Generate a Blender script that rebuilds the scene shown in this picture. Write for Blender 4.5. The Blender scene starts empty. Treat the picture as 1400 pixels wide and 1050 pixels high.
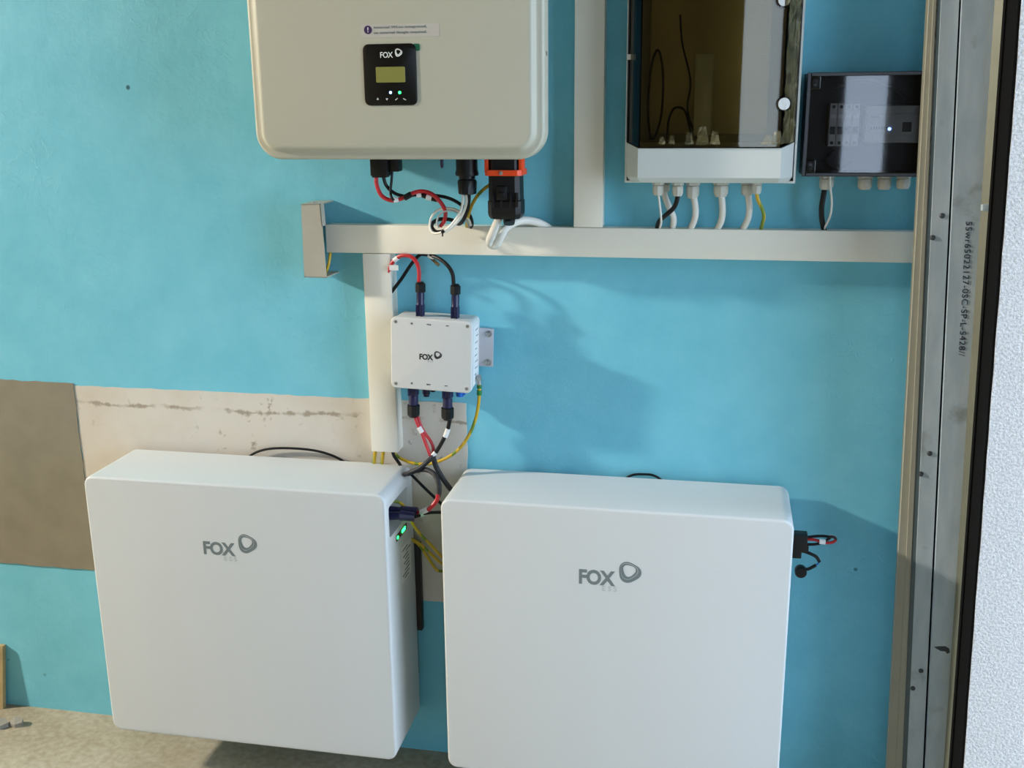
import bpy, bmesh, math, random
from mathutils import Vector, Matrix
random.seed(7)
R = math.radians
S = bpy.context.scene
COL = S.collection

# ---------------------------------------------------------------- camera
FPX = 1450.0                      # focal length in pixels of the 1400x1050 frame
CAM = Vector((0.0, -2.2, 1.54))   # eye height over the floor, 2.2 m from the blue wall
RIGHT = Vector((0.98087144, 0.19439928, -0.01000658))
DOWN = Vector((0.04065086, -0.25484102, -0.96612813))
FWD = Vector((-0.19036470, 0.94724072, -0.25786878))
cd = bpy.data.cameras.new('camera')
cam = bpy.data.objects.new('camera', cd)
COL.objects.link(cam)
cd.sensor_width = 36.0
cd.lens = 36.0 * FPX / 1400.0
cd.clip_start = 0.02
mw = Matrix((RIGHT, -DOWN, -FWD)).transposed().to_4x4()
mw.translation = CAM
cam.matrix_world = mw
S.camera = cam

# ---------------------------------------------------------------- world, sun, exposure
S.view_settings.view_transform = 'Standard'
S.view_settings.look = 'None'
S.view_settings.gamma = 1.0
S.view_settings.use_curve_mapping = False
S.view_settings.exposure = 0.0
w = bpy.data.worlds.new('overcast_sky')
S.world = w
w.use_nodes = True
bg = w.node_tree.nodes['Background']
bg.inputs['Color'].default_value = (0.76, 0.94, 1.18, 1)
bg.inputs['Strength'].default_value = 6.4
# warm lamp of the room, high up at the left end of the blue wall
ld = bpy.data.lights.new('ceiling_bulb', 'POINT')
ld.energy = 1640.0
ld.shadow_soft_size = 0.15
ld.color = (1.05, 0.94, 0.81)
bulb = bpy.data.objects.new('ceiling_bulb', ld)
COL.objects.link(bulb)
bulb.location = (-6.2, -1.6, 3.3)
# wide gateway at the right; two unseen slots behind, added for the glass reflections
GATE = (-2.0, -0.31, 0.0, 2.8)           # y0, y1, z0, z1 in the plane x = 1.6
SLOTS = ((0.06, 0.27), (0.62, 0.86))      # x ranges in the rear wall
SLOT_BOT, SLOT_TOP = 0.85, 2.1
REAR = -4.25


def portal(name, loc, rot, sx, sy):
    a = bpy.data.lights.new(name, 'AREA')
    a.shape = 'RECTANGLE'
    a.size, a.size_y = sx, sy
    a.cycles.is_portal = True
    o = bpy.data.objects.new(name, a)
    o.location = loc
    o.rotation_euler = rot
    COL.objects.link(o)


portal('gateway_portal', (1.62, (GATE[0] + GATE[1]) / 2, (GATE[2] + GATE[3]) / 2), (R(90), 0, R(90)), GATE[1] - GATE[0], GATE[3] - GATE[2])
for _a, _b in SLOTS:
    portal('slot_portal', ((_a + _b) / 2, REAR - 0.16, (SLOT_BOT + SLOT_TOP) / 2), (R(90), 0, 0), _b - _a, SLOT_TOP - SLOT_BOT)


def P(px, py, d):
    """world point on the plane d metres in front of the blue wall"""
    v = RIGHT * ((px - 700) / FPX) + DOWN * ((py - 525) / FPX) + FWD
    return CAM + v * ((-d - CAM.y) / v.y)


# ---------------------------------------------------------------- materials
def lin(c):
    return tuple(((x / 255.0) / 12.92 if x / 255.0 <= 0.04045 else ((x / 255.0 + 0.055) / 1.055) ** 2.4) for x in c) + (1.0,)


class NT:
    def __init__(s, name):
        s.m = bpy.data.materials.new(name)
        s.m.use_nodes = True
        s.t = s.m.node_tree
        s.b = s.t.nodes['Principled BSDF']
        s.out = s.t.nodes['Material Output']

    def n(s, kind, **kw):
        x = s.t.nodes.new(kind)
        for k, v in kw.items():
            if k in x.inputs:
                x.inputs[k].default_value = v
            else:
                setattr(x, k, v)
        return x

    def l(s, a, b):
        s.t.links.new(a, b)

    def coord(s):
        return s.n('ShaderNodeTexCoord').outputs['Object']

    def noise(s, scale, detail=4, rough=0.55, vec=None, dist=0.0):
        x = s.n('ShaderNodeTexNoise')
        x.inputs['Scale'].default_value = scale
        x.inputs['Detail'].default_value = detail
        x.inputs['Roughness'].default_value = rough
        x.inputs['Distortion'].default_value = dist
        s.l(vec or s.coord(), x.inputs['Vector'])
        return x.outputs['Fac']

    def ramp(s, fac, stops):
        x = s.n('ShaderNodeValToRGB')
        r = x.color_ramp
        while len(r.elements) < len(stops):
            r.elements.new(0.5)
        for e, (p, c) in zip(r.elements, stops):
            e.position = p
            e.color = c if len(c) == 4 else lin(c)
        s.l(fac, x.inputs['Fac'])
        return x.outputs['Color']

    def mix(s, fac, a, b, mode='MIX'):
        x = s.n('ShaderNodeMix', data_type='RGBA', blend_type=mode)
        for sock, v in ((x.inputs[0], fac), (x.inputs[6], a), (x.inputs[7], b)):
            if isinstance(v, (int, float, tuple)):
                sock.default_value = v
            else:
                s.l(v, sock)
        return x.outputs[2]

    def bump(s, h, strength=0.3, dist=0.002, prev=None):
        x = s.n('ShaderNodeBump')
        x.inputs['Strength'].default_value = strength
        x.inputs['Distance'].default_value = dist
        s.l(h, x.inputs['Height'])
        if prev is not None:
            s.l(prev, x.inputs['Normal'])
        return x.outputs['Normal']


def plain(name, rgb, rough=0.5, metal=0.0, var=0.04, scale=12.0, bump=0.0, bscale=200.0, emit=None, spec=0.5, coat=0.0):
    k = NT(name)
    c = lin(rgb)
    lo = tuple(x * (1 - var) for x in c[:3]) + (1,)
    hi = tuple(min(1, x * (1 + var)) for x in c[:3]) + (1,)
    k.l(k.ramp(k.noise(scale), [(0.3, lo), (0.7, hi)]), k.b.inputs['Base Color'])
    k.b.inputs['Roughness'].default_value = rough
    k.b.inputs['Metallic'].default_value = metal
    k.b.inputs['Specular IOR Level'].default_value = spec
    if bump:
        k.l(k.bump(k.noise(bscale, 3), bump, 0.001), k.b.inputs['Normal'])
    if emit:
        k.b.inputs['Emission Color'].default_value = lin(emit[0])
        k.b.inputs['Emission Strength'].default_value = emit[1]
    return k.m


def m_wall():
    k = NT('turquoise_paint')
    co = k.coord()
    base = k.ramp(k.noise(1.3, 5, vec=co), [(0.3, (110, 193, 215)), (0.7, (123, 203, 225))])
    fine = k.noise(9, 6, 0.6, vec=co)
    base = k.mix(0.22, base, k.ramp(fine, [(0.35, (102, 178, 198)), (0.65, (142, 210, 226))]))
    # little nicks in the paint
    vo = k.n('ShaderNodeTexVoronoi', feature='F1')
    vo.inputs['Scale'].default_value = 7.0
    k.l(co, vo.inputs['Vector'])
    gate = k.ramp(k.noise(5, 2, vec=co), [(0.46, (0, 0, 0, 1)), (0.54, (1, 1, 1, 1))])
    spot = k.ramp(vo.outputs['Distance'], [(0.022, (1, 1, 1, 1)), (0.045, (0, 0, 0, 1))])
    nick = k.mix(1.0, spot, gate, 'MULTIPLY')
    base = k.mix(nick, base, lin((34, 92, 108)))
    k.l(base, k.b.inputs['Base Color'])
    k.b.inputs['Roughness'].default_value = 0.55
    k.b.inputs['Specular IOR Level'].default_value = 0.25
    n1 = k.bump(k.noise(16, 5, 0.55, vec=co), 0.35, 0.006)
    crack = k.ramp(k.noise(16, 5, 0.62, vec=co, dist=0.6), [(0.488, (0, 0, 0, 1)), (0.5, (1, 1, 1, 1)), (0.512, (0, 0, 0, 1))])
    cgate = k.ramp(k.noise(2.2, 2, vec=co), [(0.5, (0, 0, 0, 1)), (0.62, (1, 1, 1, 1))])
    n2 = k.bump(k.mix(1.0, crack, cgate, 'MULTIPLY'), 0.3, 0.0022, n1)
    n3 = k.bump(k.noise(120, 3, vec=co), 0.12, 0.002, n2)
    k.l(n3, k.b.inputs['Normal'])
    return k.m


def m_plaster():
    k = NT('bare_plaster')
    co = k.coord()
    base = k.ramp(k.noise(3.5, 6, vec=co), [(0.3, (203, 193, 176)), (0.55, (214, 210, 200)), (0.75, (218, 209, 193))])
    stain = k.ramp(k.noise(26, 5, 0.6, vec=co), [(0.60, (0, 0, 0, 1)), (0.68, (1, 1, 1, 1))])
    gate = k.ramp(k.noise(5, 2, vec=co), [(0.48, (0, 0, 0, 1)), (0.6, (1, 1, 1, 1))])
    base = k.mix(k.mix(1.0, stain, gate, 'MULTIPLY'), base, lin((146, 137, 122)))
    # drips of old glue along the upper edge (object z measured from the patch top)
    sep = k.n('ShaderNodeSeparateXYZ')
    k.l(co, sep.inputs[0])
    wav = k.n('ShaderNodeMath', operation='MULTIPLY_ADD')
    k.l(k.noise(3.0, 2, vec=co), wav.inputs[0])
    wav.inputs[1].default_value = 0.05
    k.l(sep.outputs['Z'], wav.inputs[2])
    # band around z = -0.045 below the top
    band = k.ramp(wav.outputs[0], [(0.0, (0, 0, 0, 1))])
    d = k.n('ShaderNodeMath', operation='ADD')
    k.l(wav.outputs[0], d.inputs[0])
    d.inputs[1].default_value = 0.018
    a = k.n('ShaderNodeMath', operation='ABSOLUTE')
    k.l(d.outputs[0], a.inputs[0])
    mr = k.n('ShaderNodeMapRange')
    mr.inputs['From Min'].default_value = 0.003
    mr.inputs['From Max'].default_value = 0.007
    mr.inputs['To Min'].default_value = 1.0
    mr.inputs['To Max'].default_value = 0.0
    wid = k.n('ShaderNodeMath', operation='MULTIPLY_ADD')
    k.l(k.noise(45, 3, 0.6, vec=co), wid.inputs[0])
    wid.inputs[1].default_value = -0.022
    k.l(a.outputs[0], wid.inputs[2])
    off = k.n('ShaderNodeMath', operation='ADD')
    k.l(wid.outputs[0], off.inputs[0])
    off.inputs[1].default_value = 0.0125
    k.l(off.outputs[0], mr.inputs['Value'])
    brk = k.ramp(k.noise(11, 3, vec=co), [(0.43, (0, 0, 0, 1)), (0.55, (1, 1, 1, 1))])
    base = k.mix(k.mix(1.0, mr.outputs[0], brk, 'MULTIPLY'), base, lin((166, 156, 140)))
    k.l(base, k.b.inputs['Base Color'])
    k.b.inputs['Roughness'].default_value = 0.85
    k.b.inputs['Specular IOR Level'].default_value = 0.2
    k.l(k.bump(k.noise(60, 5, vec=co), 0.3, 0.003), k.b.inputs['Normal'])
    return k.m


def m_floor():
    k = NT('dusty_concrete')
    co = k.coord()
    base = k.ramp(k.noise(3, 6, vec=co), [(0.3, (138, 128, 104)), (0.5, (164, 156, 134)), (0.75, (182, 178, 162))])
    base = k.mix(0.3, base, k.ramp(k.noise(60, 4, vec=co), [(0.35, (120, 110, 88)), (0.65, (186, 180, 164))]))
    k.l(base, k.b.inputs['Base Color'])
    k.b.inputs['Roughness'].default_value = 0.8
    k.l(k.bump(k.noise(40, 5, vec=co), 0.3, 0.004), k.b.inputs['Normal'])
    return k.m


def m_stucco():
    k = NT('white_stucco')
    co = k.coord()
    h = k.noise(210, 4, 0.6, vec=co)
    base = k.ramp(h, [(0.35, (186, 190, 194)), (0.65, (226, 228, 230))])
    k.l(base, k.b.inputs['Base Color'])
    k.b.inputs['Roughness'].default_value = 0.9
    k.l(k.bump(h, 0.9, 0.006), k.b.inputs['Normal'])
    return k.m


def m_galv():
    k = NT('galvanised_steel')
    co = k.coord()
    mp = k.n('ShaderNodeMapping')
    mp.inputs['Scale'].default_value = (1, 1, 0.25)
    k.l(co, mp.inputs['Vector'])
    base = k.ramp(k.noise(40, 5, vec=mp.outputs[0]), [(0.3, (174, 190, 200)), (0.7, (196, 208, 216))])
    smear = k.ramp(k.noise(9, 5, 0.6, vec=co), [(0.58, (0, 0, 0, 1)), (0.72, (1, 1, 1, 1))])
    base = k.mix(smear, base, lin((138, 142, 140)))
    k.l(base, k.b.inputs['Base Color'])
    k.b.inputs['Roughness'].default_value = 0.5
    k.b.inputs['Metallic'].default_value = 0.12
    k.l(k.bump(k.noise(30, 4, vec=mp.outputs[0]), 0.08, 0.002), k.b.inputs['Normal'])
    return k.m


def m_smoked(name, tint, rough=0.03, fac_ior=1.5, bumpy=0.0, bs=8.0):
    k = NT(name)
    k.t.nodes.remove(k.b)
    tr = k.n('ShaderNodeBsdfTransparent')
    k.l(k.ramp(k.noise(4), [(0.3, tuple(x * 0.94 for x in lin(tint)[:3]) + (1,)), (0.7, lin(tint))]), tr.inputs['Color'])
    gl = k.n('ShaderNodeBsdfGlossy')
    gl.inputs['Roughness'].default_value = rough
    fr = k.n('ShaderNodeFresnel')
    fr.inputs['IOR'].default_value = fac_ior
    if bumpy:
        nb = k.bump(k.noise(bs, 3), bumpy, 0.01)
        k.l(nb, gl.inputs['Normal'])
    mx = k.n('ShaderNodeMixShader')
    k.l(fr.outputs[0], mx.inputs[0])
    k.l(tr.outputs[0], mx.inputs[1])
    k.l(gl.outputs[0], mx.inputs[2])
    k.l(mx.outputs[0], k.out.inputs['Surface'])
    return k.m


def m_earth():
    k = NT('green_yellow_insulation')
    g = k.n('ShaderNodeTexWave', wave_type='BANDS')
    g.inputs['Scale'].default_value = 7.0
    k.l(k.coord(), g.inputs['Vector'])
    k.l(k.ramp(g.outputs['Fac'], [(0.05, (112, 138, 36)), (0.16, (206, 170, 36))]), k.b.inputs['Base Color'])
    k.b.inputs['Roughness'].default_value = 0.4
    return k.m


MW = m_wall()
MPL = m_plaster()
MFL = m_floor()
MST = m_stucco()
MGV = m_galv()
MEARTH = m_earth()
MBOARD = plain('grey_render', (136, 130, 112), 0.9, var=0.08, scale=14, bump=0.25, bscale=60)
MBAT = plain('battery_white_coating', (207, 212, 213), 0.42, var=0.012, scale=3)
MINV = plain('inverter_warm_white', (182, 181, 164), 0.42, var=0.012, scale=3)
MTRK = plain('cream_pvc', (234, 232, 219), 0.38, var=0.02, scale=6)
MJB = plain('junction_grey_white', (212, 214, 212), 0.45, var=0.012, scale=8)
MJBS = plain('bracket_alu', (190, 192, 200), 0.35, 0.3)
MBLK = plain('black_plastic', (13, 14, 16), 0.42, var=0.15, scale=40, spec=0.35)
MBLK2 = plain('glossy_black', (14, 14, 12), 0.25, var=0.05)
MNVY = plain('navy_plastic', (30, 32, 70), 0.28, var=0.15, scale=60)
MBLU = plain('blue_plastic', (20, 96, 190), 0.35)
MRED = plain('red_insulation', (186, 34, 44), 0.4, var=0.08, scale=50)
MCBK = plain('black_insulation', (13, 15, 18), 0.42, var=0.15, scale=50, spec=0.35)
MWHT = plain('white_insulation', (222, 222, 214), 0.42)
MTAG = plain('white_tag', (228, 230, 230), 0.5)
MGLD = plain('grey_gland_plastic', (196, 196, 186), 0.5)
MORG = plain('orange_strap', (232, 74, 22), 0.42)
MGRYP = plain('logo_grey', (112, 124, 126), 0.5)
MGRYL = plain('logo_pale_grey', (178, 184, 184), 0.5)
MBLKP = plain('print_black', (34, 34, 38), 0.5)
MPUR = plain('print_purple', (58, 36, 84), 0.5)
MLOGW = plain('logo_white', (224, 226, 222), 0.5)
MGRN = plain('green_sticker', (22, 96, 68), 0.4)
MLCD = plain('lcd_olive', (126, 126, 66), 0.3, emit=((120, 124, 56), 0.10))
MLEDG = plain('led_green', (60, 255, 120), 0.4, emit=((40, 255, 110), 6.0))
MLEDB = plain('led_blue', (150, 190, 255), 0.4, emit=((130, 170, 255), 6.0))
MSB = plain('small_cover_grey', (176, 172, 158), 0.5, var=0.05, scale=20)
MCAB = plain('cabinet_white', (206, 212, 208), 0.28, var=0.012, scale=6)
MCABI = plain('cabinet_interior', (172, 162, 128), 0.6, var=0.06, scale=10)
MSCR = plain('zinc_screw', (170, 172, 172), 0.35, 0.8)
MDRK = plain('dark_gap', (7, 7, 7), 0.9, spec=0.15, bump=0.4, bscale=80)
MBEI = plain('beige_profile', (162, 161, 146), 0.45, var=0.05)
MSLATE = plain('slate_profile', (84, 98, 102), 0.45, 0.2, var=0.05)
MSTEEL = plain('dull_steel', (74, 80, 84), 0.4, 0.4)
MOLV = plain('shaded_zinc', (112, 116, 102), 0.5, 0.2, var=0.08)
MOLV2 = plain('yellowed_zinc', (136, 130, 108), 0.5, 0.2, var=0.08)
MWOOD = plain('raw_wood', (168, 148, 104), 0.8, var=0.15, scale=30, bump=0.3)
MMOD = plain('breaker_grey', (196, 198, 198), 0.5)
MDARKP = plain('breaker_dark', (58, 60, 64), 0.5)
MROOM = plain('brown_room_wall', (72, 62, 48), 0.8, var=0.1, scale=2)
MCEIL = plain('ceiling_board', (104, 100, 92), 0.9, var=0.05, scale=3)
MSMK = m_smoked('smoked_door', (228, 221, 196), 0.02, 1.42)
MSMD = m_smoked('smoked_lid', (240, 241, 243), 0.03, 1.45)


def m_film():
    k = NT('clear_film')
    tr = k.n('ShaderNodeBsdfTransparent')
    k.l(k.ramp(k.noise(30), [(0.3, (176, 164, 104)), (0.7, (226, 218, 176))]), k.b.inputs['Base Color'])
    k.b.inputs['Base Color'].default_value = lin((214, 204, 150))
    k.b.inputs['Roughness'].default_value = 0.2
    k.l(k.bump(k.noise(60, 3), 0.5, 0.01), k.b.inputs['Normal'])
    f = k.n('ShaderNodeMapRange')
    f.inputs['From Min'].default_value = 0.35
    f.inputs['From Max'].default_value = 0.7
    f.inputs['To Min'].default_value = 0.04
    f.inputs['To Max'].default_value = 0.34
    k.l(k.noise(45, 3, 0.6, dist=1.0), f.inputs['Value'])
    mx = k.n('ShaderNodeMixShader')
    k.l(f.outputs[0], mx.inputs[0])
    k.l(tr.outputs[0], mx.inputs[1])
    k.l(k.b.outputs[0], mx.inputs[2])
    k.l(mx.outputs[0], k.out.inputs['Surface'])
    return k.m


MFLM = m_film()


# ---------------------------------------------------------------- mesh helpers
def rrect(a0, a1, b0, b1, r, n=6):
    pts = []
    r = min(r, (a1 - a0) / 2 - 1e-5, (b1 - b0) / 2 - 1e-5)
    if r <= 1e-6:
        return [(a0, b0), (a1, b0), (a1, b1), (a0, b1)]
    for cx, cy, s in ((a1 - r, b0 + r, -90), (a1 - r, b1 - r, 0), (a0 + r, b1 - r, 90), (a0 + r, b0 + r, 180)):
        for i in range(n + 1):
            t = R(s + 90.0 * i / n)
            pts.append((cx + r * math.cos(t), cy + r * math.sin(t)))
    return pts


def loft(bm, rings, cap=True, close=True):
    vs = [[bm.verts.new(p) for p in ring] for ring in rings]
    for a, b in zip(vs, vs[1:]):
        n = len(a)
        for i in range(n if close else n - 1):
            j = (i + 1) % n
            bm.faces.new((a[i], a[j], b[j], b[i]))
    if cap:
        bm.faces.new(vs[0][::-1])
        bm.faces.new(vs[-1])
    return vs


def slab(bm, x0, x1, z0, z1, yb, yf, r=0.01, bev=0.004, n=6, steps=4, extra=()):
    """plate with rounded outline in XZ, from y=-yb (back) to y=-yf (front), rounded front edge"""
    rings = []

    def ring(y, ins):
        return [(x, -y, z) for x, z in rrect(x0 + ins, x1 - ins, z0 + ins, z1 - ins, max(r - ins, 0.0008), n)]
    rings.append(ring(yb, 0))
    for i in range(steps + 1):
        t = math.pi / 2 * i / steps
        rings.append(ring(yf - bev + bev * math.sin(t), bev - bev * math.cos(t)))
    for y, ins in extra:
        rings.append(ring(y, ins))
    loft(bm, rings)


def box(bm, x0, x1, y0, y1, z0, z1, bev=0.0, seg=2):
    vs = [bm.verts.new((x, y, z)) for x in (x0, x1) for y in (y0, y1) for z in (z0, z1)]
    fs = [bm.faces.new([vs[i] for i in q]) for q in ((0, 1, 3, 2), (4, 6, 7, 5), (0, 4, 5, 1), (2, 3, 7, 6), (0, 2, 6, 4), (1, 5, 7, 3))]
    if bev:
        es = list({e for f in fs for e in f.edges})
        bmesh.ops.bevel(bm, geom=es, offset=bev, segments=seg, affect='EDGES', profile=0.5)


def frame_of(d):
    d = d.normalized()
    u = d.cross(Vector((0, 0, 1)))
    if u.length < 1e-3:
        u = d.cross(Vector((0, 1, 0)))
    u.normalize()
    return u, d.cross(u).normalized()


def cyl(bm, p0, p1, r0, r1=None, n=20, rot=0.0):
    p0, p1 = Vector(p0), Vector(p1)
    r1 = r0 if r1 is None else r1
    u, v = frame_of(p1 - p0)

    def ring(p, r):
        return [p + (u * math.cos(2 * math.pi * i / n + rot) + v * math.sin(2 * math.pi * i / n + rot)) * r for i in range(n)]
    loft(bm, [ring(p0, r0), ring(p1, r1)])


def lathe(bm, p0, axis, prof, n=20):
    p0 = Vector(p0)
    axis = Vector(axis).normalized()
    u, v = frame_of(axis)
    loft(bm, [[p0 + axis * h + (u * math.cos(2 * math.pi * i / n) + v * math.sin(2 * math.pi * i / n)) * r for i in range(n)] for h, r in prof])


def spline(pts, k=8):
    pts = [Vector(p) for p in pts]
    if len(pts) < 3:
        return pts
    q = [pts[0] * 2 - pts[1]] + pts + [pts[-1] * 2 - pts[-2]]
    out = []
    for i in range(1, len(q) - 2):
        a, b, c, d = q[i - 1:i + 3]
        for j in range(k):
            t = j / k
            out.append(0.5 * ((2 * b) + (c - a) * t + (2 * a - 5 * b + 4 * c - d) * t * t + (3 * b - a - 3 * c + d) * t ** 3))
    out.append(pts[-1])
    return out


def tube(bm, pts, r, n=10, k=8, smooth=True):
    path = spline(pts, k) if smooth else [Vector(p) for p in pts]
    t0 = (path[1] - path[0]).normalized()
    u, v = frame_of(t0)
    rings = []
    for i, p in enumerate(path):
        t = (path[min(i + 1, len(path) - 1)] - path[max(i - 1, 0)]).normalized()
        u = (u - t * u.dot(t)).normalized()
        v = t.cross(u)
        rr = r(i / (len(path) - 1)) if callable(r) else r
        rings.append([p + (u * math.cos(2 * math.pi * j / n) + v * math.sin(2 * math.pi * j / n)) * rr for j in range(n)])
    loft(bm, rings)


def prism(bm, prof, z0, z1):
    """polygon in (x, y) extruded along z"""
    loft(bm, [[(x, y, z0) for x, y in prof], [(x, y, z1) for x, y in prof]])


def finish(bm, name, m, loc=(0, 0, 0), smooth=35):
    bmesh.ops.recalc_face_normals(bm, faces=bm.faces)
    bmesh.ops.translate(bm, verts=bm.verts, vec=-Vector(loc))
    me = bpy.data.meshes.new(name)
    bm.to_mesh(me)
    bm.free()
    if smooth:
        me.shade_smooth()
        me.set_sharp_from_angle(angle=R(smooth))
    me.materials.append(m)
    return me


class Thing:
    """an Empty at the thing's base that parents its parts; parts are given in world coordinates"""

    def __init__(s, name, label, cat, loc, group=None):
        s.loc = Vector(loc)
        s.o = bpy.data.objects.new(name, None)
        s.o.empty_display_size = 0.05
        s.o.location = s.loc
        s.o['label'] = label
        s.o['category'] = cat
        if group:
            s.o['group'] = group
        COL.objects.link(s.o)

    def part(s, name, m, build, parent=None, label=None, smooth=35):
        bm = bmesh.new()
        build(bm)
        o = bpy.data.objects.new(name, finish(bm, name, m, s.loc, smooth))
        o.parent = parent or s.o
        COL.objects.link(o)
        if label:
            o['label'] = label
        return o

    def mesh(s, name, me, m, parent=None, label=None):
        me.transform(Matrix.Translation(-s.loc))
        me.materials.clear()
        me.materials.append(m)
        o = bpy.data.objects.new(name, me)
        o.parent = parent or s.o
        COL.objects.link(o)
        if label:
            o['label'] = label
        return o


def single(name, label, cat, m, build, loc, group=None, kind=None, smooth=35):
    bm = bmesh.new()
    build(bm)
    o = bpy.data.objects.new(name, finish(bm, name, m, loc, smooth))
    o.location = loc
    COL.objects.link(o)
    if label:
        o['label'] = label
    if cat:
        o['category'] = cat
    if group:
        o['group'] = group
    if kind:
        o['kind'] = kind
    return o


def text_mesh(s, bold=0.0, spacing=1.0):
    cu = bpy.data.curves.new('t', 'FONT')
    cu.body = s
    cu.offset = bold
    cu.space_character = spacing
    cu.extrude = 0.004
    cu.resolution_u = 4
    ob = bpy.data.objects.new('t', cu)
    COL.objects.link(ob)
    dg = bpy.context.evaluated_depsgraph_get()
    dg.update()
    me = bpy.data.meshes.new_from_object(ob.evaluated_get(dg))
    bpy.data.objects.remove(ob)
    bpy.data.curves.remove(cu)
    me.name = 'lettering'
    return me


def fit_text(s, x0, x1, z0, z1, y, bold=0.0, spacing=1.0, slope=0.0, thick=0.0006):
    """lettering standing in the XZ plane, facing -Y, fitted to the box; y is the surface it is printed on"""
    me = text_mesh(s, bold, spacing)
    xs = [v.co.x for v in me.vertices]
    ys = [v.co.y for v in me.vertices]
    zs = [v.co.z for v in me.vertices]
    ax, bx, ay, by, az, bz = min(xs), max(xs), min(ys), max(ys), min(zs), max(zs)
    for v in me.vertices:
        fx = (v.co.x - ax) / (bx - ax)
        fy = (v.co.y - ay) / (by - ay)
        fz = (v.co.z - az) / (bz - az)
        X = x0 + fx * (x1 - x0)
        v.co = (X, y - thick * fz, z0 + fy * (z1 - z0) + slope * (X - x0))
    return me


def ring_logo(cx, cz, r, y):
    """the open rounded-triangle loop made of two overlapping crescents"""
    bm = bmesh.new()
    n = 48

    def curve(rad, ox, oz, tri, ph):
        return [(cx + ox * r + rad * r * (1 + tri * math.cos(3 * (t - ph))) * math.cos(t), cz + oz * r + rad * r * (1 + tri * math.cos(3 * (t - ph))) * math.sin(t))
                for t in (2 * math.pi * i / n for i in range(n))]
    bands = ((curve(1.0, 0, 0, 0.09, 0.05), curve(0.80, -0.06, 0.10, 0.09, 0.12)),
             (curve(0.75, -0.08, 0.10, 0.09, 0.15), curve(0.56, -0.02, 0.16, 0.10, 0.3)))
    for a, b in bands:
        va = [bm.verts.new((x, y - 0.0006, z)) for x, z in a]
        vb = [bm.verts.new((x, y - 0.0006, z)) for x, z in b]
        wa = [bm.verts.new((x, y, z)) for x, z in a]
        wb = [bm.verts.new((x, y, z)) for x, z in b]
        for i in range(n):
            j = (i + 1) % n
            bm.faces.new((va[i], va[j], vb[j], vb[i]))
            bm.faces.new((wa[i], wa[j], va[j], va[i]))
            bm.faces.new((vb[i], vb[j], wb[j], wb[i]))
    bmesh.ops.recalc_face_normals(bm, faces=bm.faces)
    me = bpy.data.meshes.new('logo_loop')
    bm.to_mesh(me)
    bm.free()
    return me


def logo(t, depth, fx0, fx1, fy0, fy1, rx, ry, rr, m, ess=None, ess_m=None, parent=None, bold=0.035):
    """fx.. FOX box, rx.. loop centre, rr loop radius, all read off the photograph, at the face depth"""
    a = P(fx0, fy1, depth)
    b = P(fx1, fy1 - 0, depth)
    c = P(fx0, fy0, depth)
    t.mesh('logo_lettering', fit_text('FOX', a.x, b.x, a.z, c.z, -depth + 0.0002, bold, 0.95), m, parent)
    q = P(rx, ry, depth)
    e = P(rx + rr, ry, depth)
    t.mesh('logo_loop', ring_logo(q.x, q.z, e.x - q.x, -depth + 0.0002), m, parent)
    if ess:
        a = P(ess[0], ess[3], depth)
        b = P(ess[1], ess[3], depth)
        c = P(ess[0], ess[2], depth)
        t.mesh('logo_small_lettering', fit_text('ESS', a.x, b.x, a.z, c.z, -depth + 0.0002, 0.0, 1.6), ess_m, parent)


# ================================================================ the setting
single('floor', None, None, MFL, lambda bm: box(bm, -9, 5, -7, 0.1, -0.08, 0.0), (0, 0, 0), kind='structure')
wall = single('wall_back', None, None, MW, lambda bm: box(bm, -8.1, 1.75, 0.0, 0.1, 0.0, 3.6), (0, 0, 0), kind='structure')


def wobble_patch(bm, x0, x1, z0, z1, th, amp, seed, step=0.02):
    """thin patch with slightly uneven edges"""
    rnd = random.Random(seed)
    pts = []
    nx, nz = max(2, int((x1 - x0) / step)), max(2, int((z1 - z0) / step))
    for i in range(nx):
        pts.append((x0 + (x1 - x0) * i / nx, z0 + rnd.uniform(-amp, amp)))
    for i in range(nz):
        pts.append((x1 + rnd.uniform(-amp, amp), z0 + (z1 - z0) * i / nz))
    for i in range(nx):
        pts.append((x1 - (x1 - x0) * i / nx, z1 + rnd.uniform(-amp, amp)))
    for i in range(nz):
        pts.append((x0 + rnd.uniform(-amp, amp), z1 - (z1 - z0) * i / nz))
    loft(bm, [[(x, 0.02, z) for x, z in pts], [(x, -th, z) for x, z in pts]])


def wall_part(name, m, loc, build, label):
    bm = bmesh.new()
    build(bm)
    o = bpy.data.objects.new(name, finish(bm, name, m, loc, 0))
    o.location = loc
    o.parent = wall
    o['label'] = label
    COL.objects.link(o)


wall_part('bare_plaster_patch', MPL, (-1.0, 0, 0.895), lambda bm: wobble_patch(bm, -1.5105, -0.546, 0.404, 0.893, 0.0012, 0.0012, 3), 'bare cream plaster strip with glue drips')
wall_part('grey_render_patch', MBOARD, (-2.0, 0, 0.9), lambda bm: wobble_patch(bm, -3.6, -1.512, 0.413, 0.899, 0.0030, 0.0012, 4), 'unpainted grey cement strip')
single('ceiling', None, None, MCEIL, lambda bm: box(bm, -8.1, 1.75, -4.4, 0.1, 3.6, 3.7), (0, 0, 3.6), kind='structure')


def rear_wall(bm):
    xs_ = [-8.1] + [v for ab in SLOTS for v in ab] + [1.75]
    for k in range(0, len(xs_), 2):
        box(bm, xs_[k], xs_[k + 1], REAR - 0.15, REAR, 0, 3.6)
    for a, b in SLOTS:
        box(bm, a, b, REAR - 0.15, REAR, SLOT_TOP, 3.6)
        box(bm, a, b, REAR - 0.15, REAR, 0, SLOT_BOT)


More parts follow.
